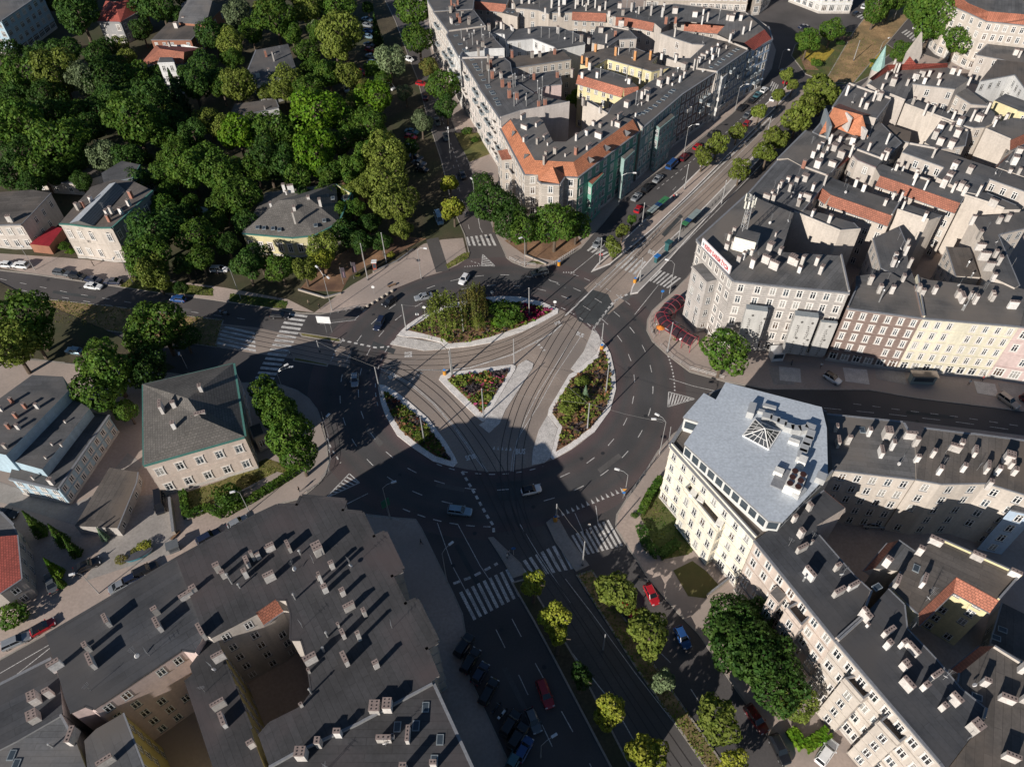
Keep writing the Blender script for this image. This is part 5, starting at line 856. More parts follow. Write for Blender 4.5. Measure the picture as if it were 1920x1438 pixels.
for x, y, r, c in ((950, 586, 37, 'g'), (938, 600, 20, 'b'), (1078, 745, 26, 'o'), (1064, 762, 22, 'o'), (1090, 715, 16, 'o'), (733, 478, 9, 'y'), (671, 515, 6, 'y'), (228, 1048, 12, 'r'), (270, 1022, 14, 'y'), (252, 1034, 10, 'r'), (25, 1150, 28, 'g'), (425, 928, 30, 'g'), (417, 938, 18, 'd'), (473, 898, 9, 'r'), (792, 818, 16, 'o'), (1575, 80, 9, 'd'), (1530, 118, 12, 'g'), (1638, 114, 7, 'd'), (118, 462, 12, 'g'), (132, 472, 9, 'b'), (1190, 965, 8, 'g'), (1000, 448, 8, 'r'), (875, 245, 12, 'g'), (890, 262, 9, 'g')): tree(x, y, r, c, 'u')
def scatter(poly, n, size, h, cols, seed=0, z0=.15, clump=True):
    """plants scattered inside a traced outline; cols: list of (material, weight)"""
    g = np.random.default_rng(seed); q = np.array([(p.x, p.y) for p in poly]); lo, hi = q.min(0), q.max(0); pts = np.empty((0, 2))
    def inside(a):
        r = np.zeros(len(a), bool); j = len(q)-1
        for i in range(len(q)):
            c = (q[i, 1] > a[:, 1]) != (q[j, 1] > a[:, 1]); xx = (q[j, 0]-q[i, 0])*(a[:, 1]-q[i, 1])/(q[j, 1]-q[i, 1]+1e-12)+q[i, 0]; r ^= c & (a[:, 0] < xx); j = i
        return r
    while len(pts) < n: a = g.uniform(lo, hi, (n*2, 2)); pts = np.concatenate([pts, a[inside(a)]])
    pts = pts[:n]; f = np.sin(pts[:, 0]*1.1+seed)+np.cos(pts[:, 1]*1.3+seed*2)+.8*np.sin(pts[:, 0]*.5-pts[:, 1]*.7)+g.normal(0, .3, n)
    rank = f.argsort().argsort()/n; cut = np.cumsum([w for _, w in cols]); cut = cut/cut[-1]; idx = np.searchsorted(cut, rank)
    hh = h*(.55+.45*np.sin(pts[:, 0]*1.7+seed)*np.sin(pts[:, 1]*1.9))*g.uniform(.3, 1, n)
    v = quads(np.column_stack([pts, z0+hh]), np.tile((0, 0, 1.), (n, 1)), size, .7); me = leaf_mesh('plants', v, cols[0][0])
    for m_, _ in cols[1:]: me.materials.append(m_)
    me.polygons.foreach_set('material_index', np.minimum(idx, len(cols)-1).astype(np.int32)); return me
FL = dict(red=leafmat('flower_red', (.26, .07, .045), (.34, .11, .06)), pink=leafmat('flower_pink', (.36, .05, .12), (.45, .10, .20)), crim=leafmat('flower_crimson', (.16, .012, .04), (.22, .02, .06)), orange=leafmat('flower_orange', (.27, .13, .065), (.20, .105, .05)), dark=leafmat('foliage_purple', (.05, .045, .05), (.08, .06, .06)))
for k, n, cols in (('a', 1700, [(LEAF['o'], 3), (LEAF['g'], 2), (LEAF['r'], 1.5), (FL['dark'], 1.5), (FL['orange'], .5)]), ('b', 1000, [(LEAF['o'], 2.4), (FL['orange'], 1.2), (LEAF['g'], 2), (FL['dark'], 2), (FL['red'], .15)]), ('c', 1000, [(LEAF['o'], 2.4), (FL['red'], .8), (LEAF['g'], 1.4), (FL['pink'], .35), (FL['dark'], 1.6)]), ('d', 1300, [(LEAF['o'], 2.6), (FL['orange'], 1.6), (LEAF['r'], 1), (FL['dark'], 1.6)])):
    struct(link('flower_bed', scatter(PL(BEDS[k]), n, .34, .7, cols, ord(k))), 'stuff')
struct(link('flower_bed', scatter(PL('985,572 1034,584 1005,600 975,608 970,590'), 700, .34, .8, [(FL['crim'], 3), (FL['pink'], 1)], 5)), 'stuff'); struct(link('flower_bed', scatter(PL('893,558 925,566 905,576 888,570'), 200, .34, .8, [(FL['crim'], 3), (LEAF['g'], 1)], 6)), 'stuff')
for i, (s, n, col) in enumerate([('225,538 248,519 290,527 330,531 400,541 400,556 300,549', 1500, 'o'), ('432,551 500,560 540,566 536,580 480,574 430,566', 800, 'g'), ('82,560 218,575 375,595 420,600 405,652 375,648 215,623 140,613 60,595', 2600, 'r'), ('1200,968 1240,900 1300,960 1330,1010 1290,1040 1240,1050', 1000, 'g'), ('345,925 352,972 480,905 520,885 540,890 560,880 500,860 420,900', 900, 'r'), ('1080,1078 1110,1068 1160,1140 1220,1235 1300,1350 1370,1450 1330,1450 1190,1250', 1500, 'r'), ('1483,105 1520,68 1600,60 1680,95 1600,158 1510,140', 1800, 'g'), ('836,497 868,476 881,474 878,485 840,505', 250, 'o'), ('250,300 650,300 690,450 450,470 250,420', 2500, 'd'), ('0,170 200,180 220,300 0,330', 2500, 'd')]):
    struct(link('grass', scatter(PL(s), n, .19, .12, [(LEAF[col], 2), (LEAF['o'], 1)], 20+i, .10)), 'stuff')
def hedge(pts, w, h, n, col, label):
    q = PL(pts); C = []; N = []
    for a, b in zip(q, q[1:]):
        k = max(30, int(n*(b-a).length/sum((y-x).length for x, y in zip(q, q[1:])))); d = (b-a).normalized(); nr = np.array((-d.y, d.x, 0)); t = RNG.random(k)[:, None]; s = RNG.uniform(-1, 1, k)[:, None]; z = RNG.random(k)[:, None]
        top = RNG.random(k)[:, None] < .55; base = np.array(a)*(1-t)+np.array(b)*t; z = np.where(top, h*(.92+.1*z), h*z); s = np.where(top, s, np.sign(s)); C.append(base+nr*s*w/2+np.array((0, 0, 1))*z); N.append(np.where(top, np.array((0, 0, 1.)), nr*np.sign(s)))
    o = link('hedge', leaf_mesh('hedge', quads(np.concatenate(C), np.concatenate(N), .28, .35), LEAF[col])); c = sum(q, Vector())/len(q); tag(o, label, 'hedge', 'clipped hedges', at=c)
hedge('345,925 352,972', 1.2, 1.3, 500, 'g', 'clipped hedge along the left side of the square house lawn'); hedge('352,972 390,955 420,968 480,935 560,885', 1.3, 1.4, 1700, 'g', 'long clipped hedge between the square house lawn and the pavement')
hedge('1238,900 1215,935 1200,968', 1.3, 1.3, 700, 'g', 'bushy hedge beside the white office lawn and the ring pavement'); hedge('1200,990 1212,1025 1235,1045 1270,1020', 1.6, 1.3, 800, 'd', 'dark hedge at the front corner of the white office lawn'); hedge('1480,1370 1505,1405 1550,1375', 1.6, 1.4, 800, 'b', 'bright hedge around the small porch by the bay fronts')
# ================================================================== CARS
TYRE = plain('tyre_black', (.012, .012, .013), .8); RIMM = plain('wheel_rim', (.35, .35, .36), .35, .7); CARGLASS = plain('car_glass', (.012, .015, .02), .05, spec=.7); HEADL = plain('headlight', (.6, .6, .62), .15); TAILL = plain('taillight', (.30, .01, .01), .25)
PAINTS = dict(white=(.72, .72, .72), silver=(.34, .36, .38), grey=(.13, .14, .15), black=(.012, .012, .014), blue=(.02, .07, .22), darkblue=(.015, .022, .05), red=(.36, .012, .018), darkred=(.11, .010, .014), lightblue=(.25, .36, .44), beige=(.42, .34, .26), teal=(.06, .16, .19))
CARP = {k: plain('car_paint_'+k, c, .28, .35 if k in ('silver', 'grey', 'lightblue') else .0, .8) for k, c in PAINTS.items()}
# stations along the car: x, half width, z of sill, z of shoulder; greenhouse: x, half width bottom, half width top, roof z
CT = dict(hatch=(3.95, 1.74, [(-1.0, .80, .40, .78), (-.92, .95, .28, .92), (-.5, 1, .22, .95), (.3, 1, .22, .93), (.62, .98, .22, .88), (.9, .90, .26, .76), (1.0, .70, .38, .62)], (-.93, -.72, .12, .42), 1.48),
  sedan=(4.55, 1.80, [(-1.0, .78, .42, .80), (-.93, .94, .30, .92), (-.5, 1, .22, .95), (.3, 1, .22, .92), (.62, .98, .22, .86), (.91, .90, .26, .74), (1.0, .68, .38, .60)], (-.66, -.36, .14, .42), 1.44),
  estate=(4.65, 1.80, [(-1.0, .82, .40, .82), (-.94, .95, .28, .95), (-.5, 1, .22, .96), (.3, 1, .22, .93), (.62, .98, .22, .87), (.91, .90, .26, .75), (1.0, .68, .38, .60)], (-.96, -.84, .14, .42), 1.50),
  suv=(4.45, 1.86, [(-1.0, .84, .45, .95), (-.93, .96, .35, 1.06), (-.5, 1, .30, 1.08), (.3, 1, .30, 1.06), (.62, .98, .30, 1.02), (.92, .92, .34, .90), (1.0, .74, .45, .74)], (-.95, -.80, .16, .42), 1.68),
  van=(5.2, 1.95, [(-1.0, .92, .40, 1.0), (-.96, .98, .30, 1.1), (-.5, 1, .28, 1.15), (.3, 1, .28, 1.12), (.68, .98, .28, 1.05), (.93, .92, .32, .88), (1.0, .76, .42, .70)], (-.985, -.97, .50, .70), 2.05))
_cm = {}
def car_meshes(kind, black_roof=False):
    if (kind, black_roof) in _cm: return _cm[kind, black_roof]
    L, Wd, st, gh, zr = CT[kind]; hl, hw = L/2, Wd/2; m = MB(); PB = CARP['white']; secs = []
    for x, w, zs, zt in st:
        w *= hw; secs.append([(x*hl, -w*.92, zs), (x*hl, -w, zs+(zt-zs)*.45), (x*hl, -w*.97, zt-.10), (x*hl, -w*.86, zt), (x*hl, w*.86, zt), (x*hl, w*.97, zt-.10), (x*hl, w, zs+(zt-zs)*.45), (x*hl, w*.92, zs)])
    for a, b in zip(secs, secs[1:]):
        for k in range(8): m.face([a[k], b[k], b[(k+1) % 8], a[(k+1) % 8]], PB)
    m.face(secs[0], PB); m.face(secs[-1][::-1], PB)
    xb0, xb1, xf1, xf0 = [g*hl for g in gh]; wb, wt = hw*.86, hw*.70; zb = lambda x: float(np.interp(x/hl, [s[0] for s in st], [s[3] for s in st]))-.01
    B = [Vector((xb0, -wb, zb(xb0))), Vector((xf0, -wb, zb(xf0))), Vector((xf0, wb, zb(xf0))), Vector((xb0, wb, zb(xb0)))]; T = [Vector((xb1, -wt, zr-.05)), Vector((xf1, -wt, zr-.05)), Vector((xf1, wt, zr-.05)), Vector((xb1, wt, zr-.05))]
    g = MB(); RP = CARP['black'] if black_roof else PB
    for k in range(4): g.face([B[k], B[(k+1) % 4], T[(k+1) % 4], T[k]], CARGLASS)
    r = [Vector((t.x*.97+.0, t.y*.86, zr)) for t in T]
    for k in range(4): m.face([T[k], T[(k+1) % 4], r[(k+1) % 4], r[k]], RP)
    m.face(r, RP)
    for k in range(4): m.tube(B[k], T[k], .05, .05, RP if black_roof else PB, 5)     # pillars
    if kind != 'van':
        for s in (-1, 1): xm = (xb1+xf1)/2+.1; m.tube((xm, s*wb*1.0, zb(xm)), (xm-.05, s*wt, zr-.05), .05, .05, PB, 5)
    for s in (-1, 1): m.box((xf0*.82, s*(hw+.08)), .18, .16, zb(xf0)-.02, zb(xf0)+.14, 0, PB)      # mirrors
    w = MB(); w.tube((0, -.11, 0), (0, .11, 0), .32, .32, TYRE, 14); w.tube((0, .10, 0), (0, .125, 0), .2, .19, RIMM, 12); w.tube((0, -.10, 0), (0, -.125, 0), .2, .19, RIMM, 12)
    bm_ = m.mesh('body'); _cm[kind, black_roof] = (bm_, g.mesh('windows'), w.mesh('wheel'), L, Wd, st); return _cm[kind, black_roof]
def small(name, sx, sy, sz, mat):
    m = MB(); m.box((0, 0), sx, sy, -sz/2, sz/2, 0, mat); return m.mesh(name)
HLM = small('headlight', .16, .34, .16, HEADL); TLM = small('taillight', .10, .30, .20, TAILL)
KINDN = dict(hatch='hatchback', sedan='saloon', estate='estate car', suv='off-road car', van='van'); COLN = dict(darkblue='dark blue', darkred='dark red', lightblue='light blue')
def car(px, py, dx, dy, kind, col, state='parked', black_roof=False, group=None):
    a, b = P(px, py, .7), P(px+dx, py+dy, .7); p = Vector((a.x, a.y, .13 if state == 'kerb' else .02)); rz = math.atan2(b.y-a.y, b.x-a.x)
    body, gl, wh, L, Wd, st = car_meshes(kind, black_roof); stt = {'kerb': 'parked', 'parked': 'parked', 'moving': 'driving'}[state]
    o = thing('parked_car' if stt == 'parked' else 'moving_car', '%s %s %s %s' % (stt, COLN.get(col, col), KINDN[kind]+(' with black roof' if black_roof else ''), where(p)), 'van' if kind == 'van' else 'car', p, rz, group or ('parked cars' if stt == 'parked' else 'cars driving'), at=p)
    c = link('body', body, o); c.material_slots[0].link = 'OBJECT'; c.material_slots[0].material = CARP[col]
    link('windows', gl, o)
    for s in (-1, 1):
        for x in (-.62, .62): link('wheel', wh, o, (x*L/2, s*(Wd/2-.13), .32))
    if mpp(p) < .15:
        for s in (-1, 1): link('headlight', HLM, o, (L*.468, s*Wd*.33, .66)); link('taillight', TLM, o, (-L*.488, s*Wd*.33, .76))
    return o
for e in '''862 957 1 .12 estate lightblue moving;996 918 1 -.22 hatch white moving B;794 556 -1 .22 sedan silver moving;730 565 -1 .75 hatch black moving;711 606 -.5 1 estate darkblue moving;870 523 -.7 1 hatch white moving;665 712 .0 1 hatch silver moving;525 591 1 .05 estate black moving;1012 511 -1 .2 suv grey moving;1120 456 -.6 .8 hatch silver moving;
1198 391 .7 -.9 hatch red parked;1234 335 .75 -.75 sedan silver kerb;1213 353 .75 -.75 suv black kerb;1194 369 .75 -.75 sedan silver kerb;1260 309 .75 -.75 van blue kerb;1283 295 .75 -.72 suv darkred kerb;1308 275 .75 -.7 hatch red kerb;1336 252 .75 -.65 suv black kerb;1391 203 .75 -.7 suv black kerb;1411 188 .75 -.7 sedan black kerb;1421 178 .75 -.7 sedan teal kerb;1433 169 .75 -.7 hatch white kerb;1398 234 -.6 .7 hatch red moving;1402 215 .7 -.7 sedan grey parked;1451 184 .7 -.7 hatch white moving;1474 151 .5 -1 sedan red moving;1473 134 -1 -.2 hatch black kerb;
1507 50 1 -.3 sedan darkblue moving;1606 26 1 -.4 hatch black moving;1620 12 .7 -1 hatch white parked;1722 55 .8 .3 hatch white moving;175 536 1 .12 sedan white moving;9 496 -1 -.1 hatch white kerb;39 498 -1 -.1 suv white kerb;116 511 1 .15 estate grey parked;146 518 1 .15 suv black parked;175 524 1 .15 sedan darkblue parked;211 527 -1 -.05 sedan darkblue parked;334 560 -1 -.1 hatch blue moving;
138 657 -1 -.15 hatch lightblue moving;411 505 1 .0 estate white kerb;446 979 .9 -.5 hatch silver parked;391 1007 .9 -.5 suv darkblue parked;272 1069 .9 -.45 suv black parked;228 1096 .9 -.45 sedan silver parked;250 1083 .9 -.45 hatch darkblue parked;80 1175 .9 -.5 hatch red parked B;30 1201 .9 -.4 estate silver parked;96 1092 -.3 -1 sedan grey kerb;163 1060 .9 -.4 sedan black kerb;300 943 .1 1 van black kerb;12 962 1 .2 sedan black kerb;
870 1210 .55 -.85 suv black kerb;882 1238 .5 -.85 estate black kerb;900 1262 .5 -.85 hatch darkblue kerb;916 1296 .45 -.85 estate black kerb;957 1356 .5 -.85 suv black kerb;971 1380 .5 -.85 suv black kerb;982 1404 .45 -.85 hatch blue kerb;966 1420 .45 -.85 hatch teal kerb;1022 1300 .38 1 estate red moving;1000 1350 .4 1 hatch grey moving;
1222 1114 .5 1 hatch red parked;1180 1142 .6 .8 hatch red parked;1280 1194 .5 1 hatch blue parked;1418 1347 .7 1 estate darkred parked;1550 1410 .55 -.8 estate white kerb;1462 1404 .5 1 suv black parked;1561 709 .9 .55 hatch white kerb B;1891 751 .85 .6 estate beige kerb;1639 982 1 .05 sedan silver kerb;1930 752 .85 .6 hatch darkred kerb;
772 275 1 .1 hatch white kerb;770 257 1 .15 hatch red kerb;728 164 1 .35 van white kerb;723 149 1 .4 hatch red kerb;790 157 1 .2 hatch red parked;799 181 .3 -1 sedan darkred parked;767 111 1 .4 hatch white parked;688 37 1 .2 sedan lightblue kerb;689 48 1 .2 hatch silver kerb;690 58 1 .2 sedan blue kerb;691 69 1 .2 hatch lightblue kerb;692 84 1 .2 sedan grey kerb;694 94 1 .2 hatch red kerb;696 106 1 .2 sedan silver kerb;699 118 1 .2 hatch lightblue kerb;702 126 1 .2 sedan white kerb;867 327 -.4 -1 sedan black moving;836 256 .3 1 sedan grey moving;678 136 1 .3 hatch red kerb;650 168 .2 1 hatch silver kerb;823 410 .35 1 van lightblue parked;820 228 .3 1 sedan grey parked;780 295 1 .2 sedan darkblue kerb;786 306 1 .2 sedan grey kerb;792 318 1 .2 hatch black kerb;772 247 1 .2 sedan teal kerb;1454 660 .1 1 van white kerb'''.replace('\n', '').split(';'):
    t = e.split(); car(float(t[0]), float(t[1]), float(t[2])*10, float(t[3])*10, t[4], t[5], t[6], len(t) > 7)
# ---- motorcycles
def motorcycle(px, py, dx, dy, col, label):
    a, b = P(px, py, .4), P(px+dx, py+dy, .4); o = thing('motorcycle', label, 'motorcycle', (a.x, a.y, .03), math.atan2(b.y-a.y, b.x-a.x), 'motorcycles', at=a)
    m = MB(); m.box((.05, 0), 1.0, .32, .45, .85, 0, CARP[col]); m.box((-.55, 0), .7, .28, .75, .9, 0, TYRE); m.tube((.75, 0, .35), (.5, 0, 1.05), .05, .04, RIMM, 6); m.tube((.5, -.35, 1.08), (.5, .35, 1.08), .025, .025, RIMM, 6); m.box((-1.0, 0), .35, .4, .8, 1.15, 0, CARP[col]); m.obj('body', o)
    for x in (-.72, .75): w = MB(); w.tube((0, -.08, 0), (0, .08, 0), .32, .32, TYRE, 14); link('wheel', w.mesh('wheel'), o, (x, 0, .32))
motorcycle(422, 588, 10, 1, 'silver', 'motorcycle with luggage box on the western road near the zebra crossing'); motorcycle(931, 1327, 6, -8, 'black', 'black motorcycle between the cars parked in the shade'); motorcycle(943, 1338, 6, -8, 'white', 'white motorcycle beside the black one, in the shade'); motorcycle(1208, 1089, 9, 3, 'black', 'dark scooter parked on the pavement by the street trees')
# ================================================================== LAMPS AND POLES
GALV = plain('galvanised_steel', (.50, .50, .50), .45, .5); LAMPW = plain('lamp_head_white', (.70, .70, .70), .4); DARKP = plain('pole_dark', (.08, .08, .09), .5)
def pxheight(b, tp):
    B0 = P(*b); best = 6; e0 = 1e9
    for h in np.arange(2, 16, .1):
        q = proj((B0.x, B0.y, h)); e = abs(q[1]-tp[1])
        if e < e0: e0, best = e, h
    return float(best)
def arm_lamp(b, tp, heads, label=None):
    """street lamp: base pixel, pixel of the pole top, pixels of the lamp heads"""
    B0 = P(*b); h = pxheight(b, tp); o = thing('street_lamp', '%s armed grey street lamp %s' % ({1: 'single', 2: 'double', 0: 'no'}[len(heads)], where(B0)), 'street lamp', (B0.x, B0.y, .1), group='street lamps', at=B0)
    m = MB(); m.tube((0, 0, 0), (0, 0, 1.2), .11, .11, GALV); m.tube((0, 0, 1.2), (0, 0, h), .08, .05, GALV); m.obj('pole', o)
    for hp in heads:
        e = P(*hp, h+1.1)-Vector((B0.x, B0.y, .0)); 
        L = max(.8, min(3.0, Vector((e.x, e.y)).length)); d = Vector((e.x, e.y, 0)).normalized(); m = MB(); z = h+.9; m.tube((0, 0, h), (d.x*L*.45, d.y*L*.45, z-.15), .045, .04, GALV, 6); m.tube((d.x*L*.45, d.y*L*.45, z-.15), (d.x*L, d.y*L, z), .04, .035, GALV, 6); arm = m.obj('arm', o)
        m = MB(); an = math.atan2(d.y, d.x); m.box((d.x*(L+.3), d.y*(L+.3)), .95, .38, z-.06, z+.12, an, LAMPW, bottom=True); m.box((d.x*(L+.35), d.y*(L+.35)), .7, .26, z+.12, z+.19, an, LAMPW); m.obj('lamp_head', arm)
for b, tp, hd in [((623, 583), (604, 516), [(595, 501), (614, 519)]), ((250, 531), (224, 478), [(213, 483)]), ((66, 507), (43, 466), [(38, 460)]), ((452, 561), (429, 505), [(425, 500)]), ((1255, 551), (1265, 496), [(1253, 487)]), ((1171, 930), (1176, 891), [(1160, 880)]), ((1236, 852), (1244, 792), [(1229, 785), (1235, 778)]),
  ((838, 1090), (827, 1038), [(843, 1020)]), ((732, 972), (722, 916), [(735, 904)]), ((1014, 1420), (1015, 1398), [(1036, 1380)]), ((790, 523), (792, 470), [(795, 465)]), ((984, 500), (983, 450), [(981, 444)]), ((845, 300), (850, 250), [(840, 243)]), ((1160, 385), (1170, 330), [(1190, 324)]), ((1283, 285), (1291, 240), [(1306, 233)]), ((1378, 208), (1385, 165), [(1400, 158)]), ((1460, 130), (1466, 97), [(1477, 93)]), ((352, 692), (338, 663), [(335, 660)]), ((532, 735), (522, 700), [(534, 685), (543, 688)]), ((619, 850), (617, 800), [(613, 780)]), ((468, 960), (447, 925), [(442, 920)]), ((186, 1113), (143, 1078), [(138, 1075)]), ((890, 385), (897, 345), [(885, 336)]), ((1650, 95), (1660, 82), [(1670, 70)])]: arm_lamp(b, tp, hd)
for b, tp in [((762, 621), (752, 572)), ((869, 624), (866, 575)), ((1101, 806), (1104, 757)), ((1136, 736), (1142, 686)), ((1092, 1060), (1098, 1016)), ((1043, 972), (1043, 946)), ((847, 706), (831, 660)), ((849, 705), (845, 655)), ((964, 684), (962, 637)), ((907, 783), (902, 730)), ((796, 830), (788, 783)), ((715, 745), (708, 690)), ((1127, 655), (1131, 607)), ((992, 590), (993, 541)), ((1124, 498), (1125, 448)), ((1199, 530), (1206, 485)), ((1271, 456), (1281, 412)), ((1203, 425), (1206, 382)), ((1283, 357), (1290, 310)), ((1352, 385), (1360, 340)), ((1130, 1220), (1121, 1190)), ((600, 660), (592, 640)), ((1251, 662), (1261, 606)), ((1436, 260), (1443, 220)), ((1600, 115), (1607, 78)), ((1675, 40), (1682, 12)), ((690, 526), (677, 458)), ((725, 495), (713, 438))]:
    B0 = P(*b); h = pxheight(b, tp); o = thing('pole', 'tall pale steel pole %s' % where(B0), 'pole', (B0.x, B0.y, .1), group='overhead line poles', at=B0)
    m = MB(); m.tube((0, 0, 0), (0, 0, .5), .19, .19, DARKP); m.tube((0, 0, .5), (0, 0, h), .15, .10, GALV); m.obj('mast', o)
    m = MB(); m.tube((0, 0, h), (0, 0, h+.18), .12, .04, GALV); m.obj('cap', o)
# overhead wires strung between the poles
WIRE = plain('wire', (.30, .29, .28), .5); wm = MB()
for a, b in [((831, 660), (962, 637)), ((962, 637), (1104, 757)), ((902, 730), (1104, 757)), ((902, 730), (788, 783)), ((708, 690), (831, 660)), ((1131, 607), (962, 637)), ((1131, 607), (1206, 485)), ((1206, 485), (1125, 448)), ((1281, 412), (1206, 382)), ((1098, 1016), (1043, 946)), ((752, 572), (866, 575)), ((708, 690), (592, 640)), ((1104, 757), (1244, 792))]:
    p, q = P(*a, 8.2), P(*b, 8.2); mid = (p+q)/2-Vector((0, 0, .35)); wm.tube(p, mid, .016, .016, WIRE, 4); wm.tube(mid, q, .016, .016, WIRE, 4)
tag(wm.obj('overhead_wires'), 'thin overhead span wires strung between the poles over the tram tracks', 'wires')
# ================================================================== RAILINGS, BOLLARDS, SHELTERS, SMALL THINGS
def railing(pts, label, step=2.0, h=1.0, mat=GALV):
    q = PL(pts); c = sum(q, Vector())/len(q); m = MB()
    for a, b in zip(q, q[1:]):
        n = max(1, round((b-a).length/step))
        for k in range(n):
            x, y = a.lerp(b, k/n), a.lerp(b, (k+.92)/n); z = .12
            for w in (x, y): m.tube((w.x, w.y, z), (w.x, w.y, z+h), .035, .035, mat, 5)
            for zz in (z+h, z+h*.5): m.tube((x.x, x.y, zz), (y.x, y.y, zz), .03, .03, mat, 5)
    tag(m.obj('railing'), label, 'railing', 'kerb railings', at=c)
railing('1238,650 1260,672 1293,694 1358,712', 'curved kerb railing below the round tree by the banner house'); railing('1222,595 1218,615 1226,636', 'kerb railing in front of the red glass arcade'); railing('955,488 975,497 1005,500', 'kerb railing at the pavement corner under the dark trees')
railing('604,778 616,818 621,862 617,885 602,903', 'curved railing along the pavement edge beside the tall green hedge trees'); railing('620,590 650,584 676,579', 'low kerb railing at the foot of the double lamp'); railing('684,969 735,975 750,980', 'railing on the corner pavement beside the big dark roof'); railing('1240,470 1335,388 1360,362', 'long railing behind the right tram platform', mat=DARKP); railing('1178,500 1235,432', 'railing along the left tram platform', mat=DARKP)
railing('1175,935 1200,900 1228,860', 'kerb railing below the white office corner'); railing('563,930 590,915', 'short pavement railing by the lower left hatched island')
STONE = surf('bollard_stone', (.38, .33, .28), .9, .1); YEL = plain('bollard_orange', (.55, .25, .03), .5); SIGNW = plain('sign_white', (.72, .72, .72), .4); SIGNB = plain('sign_blue', (.03, .16, .45), .4); SIGNR = plain('sign_red', (.55, .02, .03), .4)
bmesh_cache = {}
for i in range(22):
    t = i/21; p = P(1028+t*70, 503-t*45, .12) if i < 15 else P(680+(i-15)*9.2, 580-(i-15)*5.6, .12); k = 'slim' if i < 15 else 'ball'
    if k not in bmesh_cache:
        m = MB()
        if k == 'slim': m.tube((0, 0, 0), (0, 0, .95), .07, .06, GALV); m.tube((0, 0, .95), (0, 0, 1.02), .06, .02, GALV)
        else: m.tube((0, 0, 0), (0, 0, .3), .42, .42, STONE, 12); m.tube((0, 0, .3), (0, 0, .5), .42, .28, STONE, 12)
        bmesh_cache[k] = m.mesh('bollard')
    tag(link('bollard', bmesh_cache[k], None, p), 'slim steel bollard in the row along the tram street kerb' if k == 'slim' else 'low round stone bollard in the row along the plaza kerb', 'bollard', 'slim bollards' if k == 'slim' else 'round stone bollards', at=p)
def sign(px, py, kind, label, h=2.4):
    p = P(px, py, .1); o = thing('road_sign', label, 'road sign', p, group='road signs', at=p); m = MB(); m.tube((0, 0, 0), (0, 0, h), .035, .035, GALV, 6); m.obj('post', o); m = MB()
    if kind == 'board': m.box((0, 0), 3.2, .12, h-.1, h+1.9, R(-8), SIGNW); m.tube((1.2, .1, 0), (1.2, .1, h), .05, .05, GALV, 6)
    elif kind == 'green': m.box((0, 0), 1.7, .1, h-.6, h+1.6, R(40), plain('sign_green', (.03, .16, .10), .4))
    elif kind == 'bollard': m.tube((0, 0, .1), (0, 0, 1.1), .42, .38, YEL, 12); m.tube((0, -.05, 1.5), (0, -.12, 1.5), .32, .32, SIGNB, 14)
    elif kind == 'yield': m.face([(-.45, -.06, h), (.45, -.06, h), (0, -.06, h-.8)], YEL); m.face([(-.45, .0, h), (.45, .0, h), (0, .0, h-.8)], SIGNW); m.tube((0, -.05, h-1.2), (0, -.1, h-1.2), .32, .32, SIGNB, 14)
    elif kind == 'noentry': m.tube((0, -.05, h), (0, -.12, h), .45, .45, SIGNR, 16); m.box((0, -.14), .6, .04, h-.08, h+.08, 0, SIGNW)
    else: m.tube((0, -.05, h), (0, -.12, h), .4, .4, SIGNB if kind == 'blue' else SIGNW, 14)
    m.obj('sign_face', o)
for a in [(613, 624, 'board', 'big white direction board beside the western lane', 3.2), (729, 968, 'green', 'green direction board under the lamp by the dark roof', 4), (1128, 655, 'bollard', 'orange traffic bollard at the top of the right island'), (834, 702, 'bollard', 'orange traffic bollard at the left tip of the triangle island'), (1041, 976, 'bollard', 'orange traffic bollard at the southern refuge tip'), (1168, 934, 'yield', 'yellow and blue sign stack on the lamp below the white office', 3.2), (1125, 496, 'noentry', 'red no-entry sign at the tram platform tip', 3.2), (1190, 530, 'bollard', 'orange traffic bollard at the right platform tip'), (784, 603, 'white', 'small white sign at the left end of the willow island'), (797, 590, 'white', 'second small white sign beside the willow'), (923, 562, 'white', 'white sign on the far kerb of the willow island'), (1040, 580, 'white', 'thin sign post at the right tip of the willow island'), (1240, 560, 'blue', 'blue sign by the zebra crossing near the arcade'), (963, 1040, 'blue', 'blue sign on the left refuge of the southern crossing'), (702, 552, 'white', 'thin white sign on the paved plaza'), (1048, 498, 'bollard', 'orange warning bollard on the kerb under the dark trees'), (1274, 650, 'white', 'white sign by the kerb railing and the round tree')]: sign(*a)
# tram stop shelters
GLS = plain('shelter_glass', (.10, .16, .15), .1); SG = plain('shelter_green', (.05, .20, .08), .4); SB = plain('shelter_blue', (.02, .06, .15), .4); SGR = plain('shelter_roof_grey', (.26, .31, .30), .4)
def shelter(a, b, label, cols):
    p, q = P(*a, .2), P(*b, .2); v = q-p; L = v.length; an = math.atan2(v.y, v.x); c = (p+q)/2; o = thing('tram_shelter', label, 'shelter', (c.x, c.y, .22), an, 'tram stop shelters', at=c); n = len(cols)
    for k, cm_ in enumerate(cols): m = MB(); m.box((-L/2+L*(k+.5)/n, 0), L/n-.05, 1.6, 2.4, 2.52, 0, cm_); m.obj('roof_panel', o)
    m = MB(); m.box((0, .8), L, .05, .1, 2.35, 0, GLS); m.obj('glass_wall', o); m = MB(); m.box((0, .45), L*.7, .4, .4, .48, 0, DARKP); m.obj('bench', o)
    for k in range(4): m = MB(); x = -L/2+.2+(L-.4)*k/3; m.tube((x, .8, 0), (x, .8, 2.4), .05, .05, DARKP, 6); m.obj('post', o)
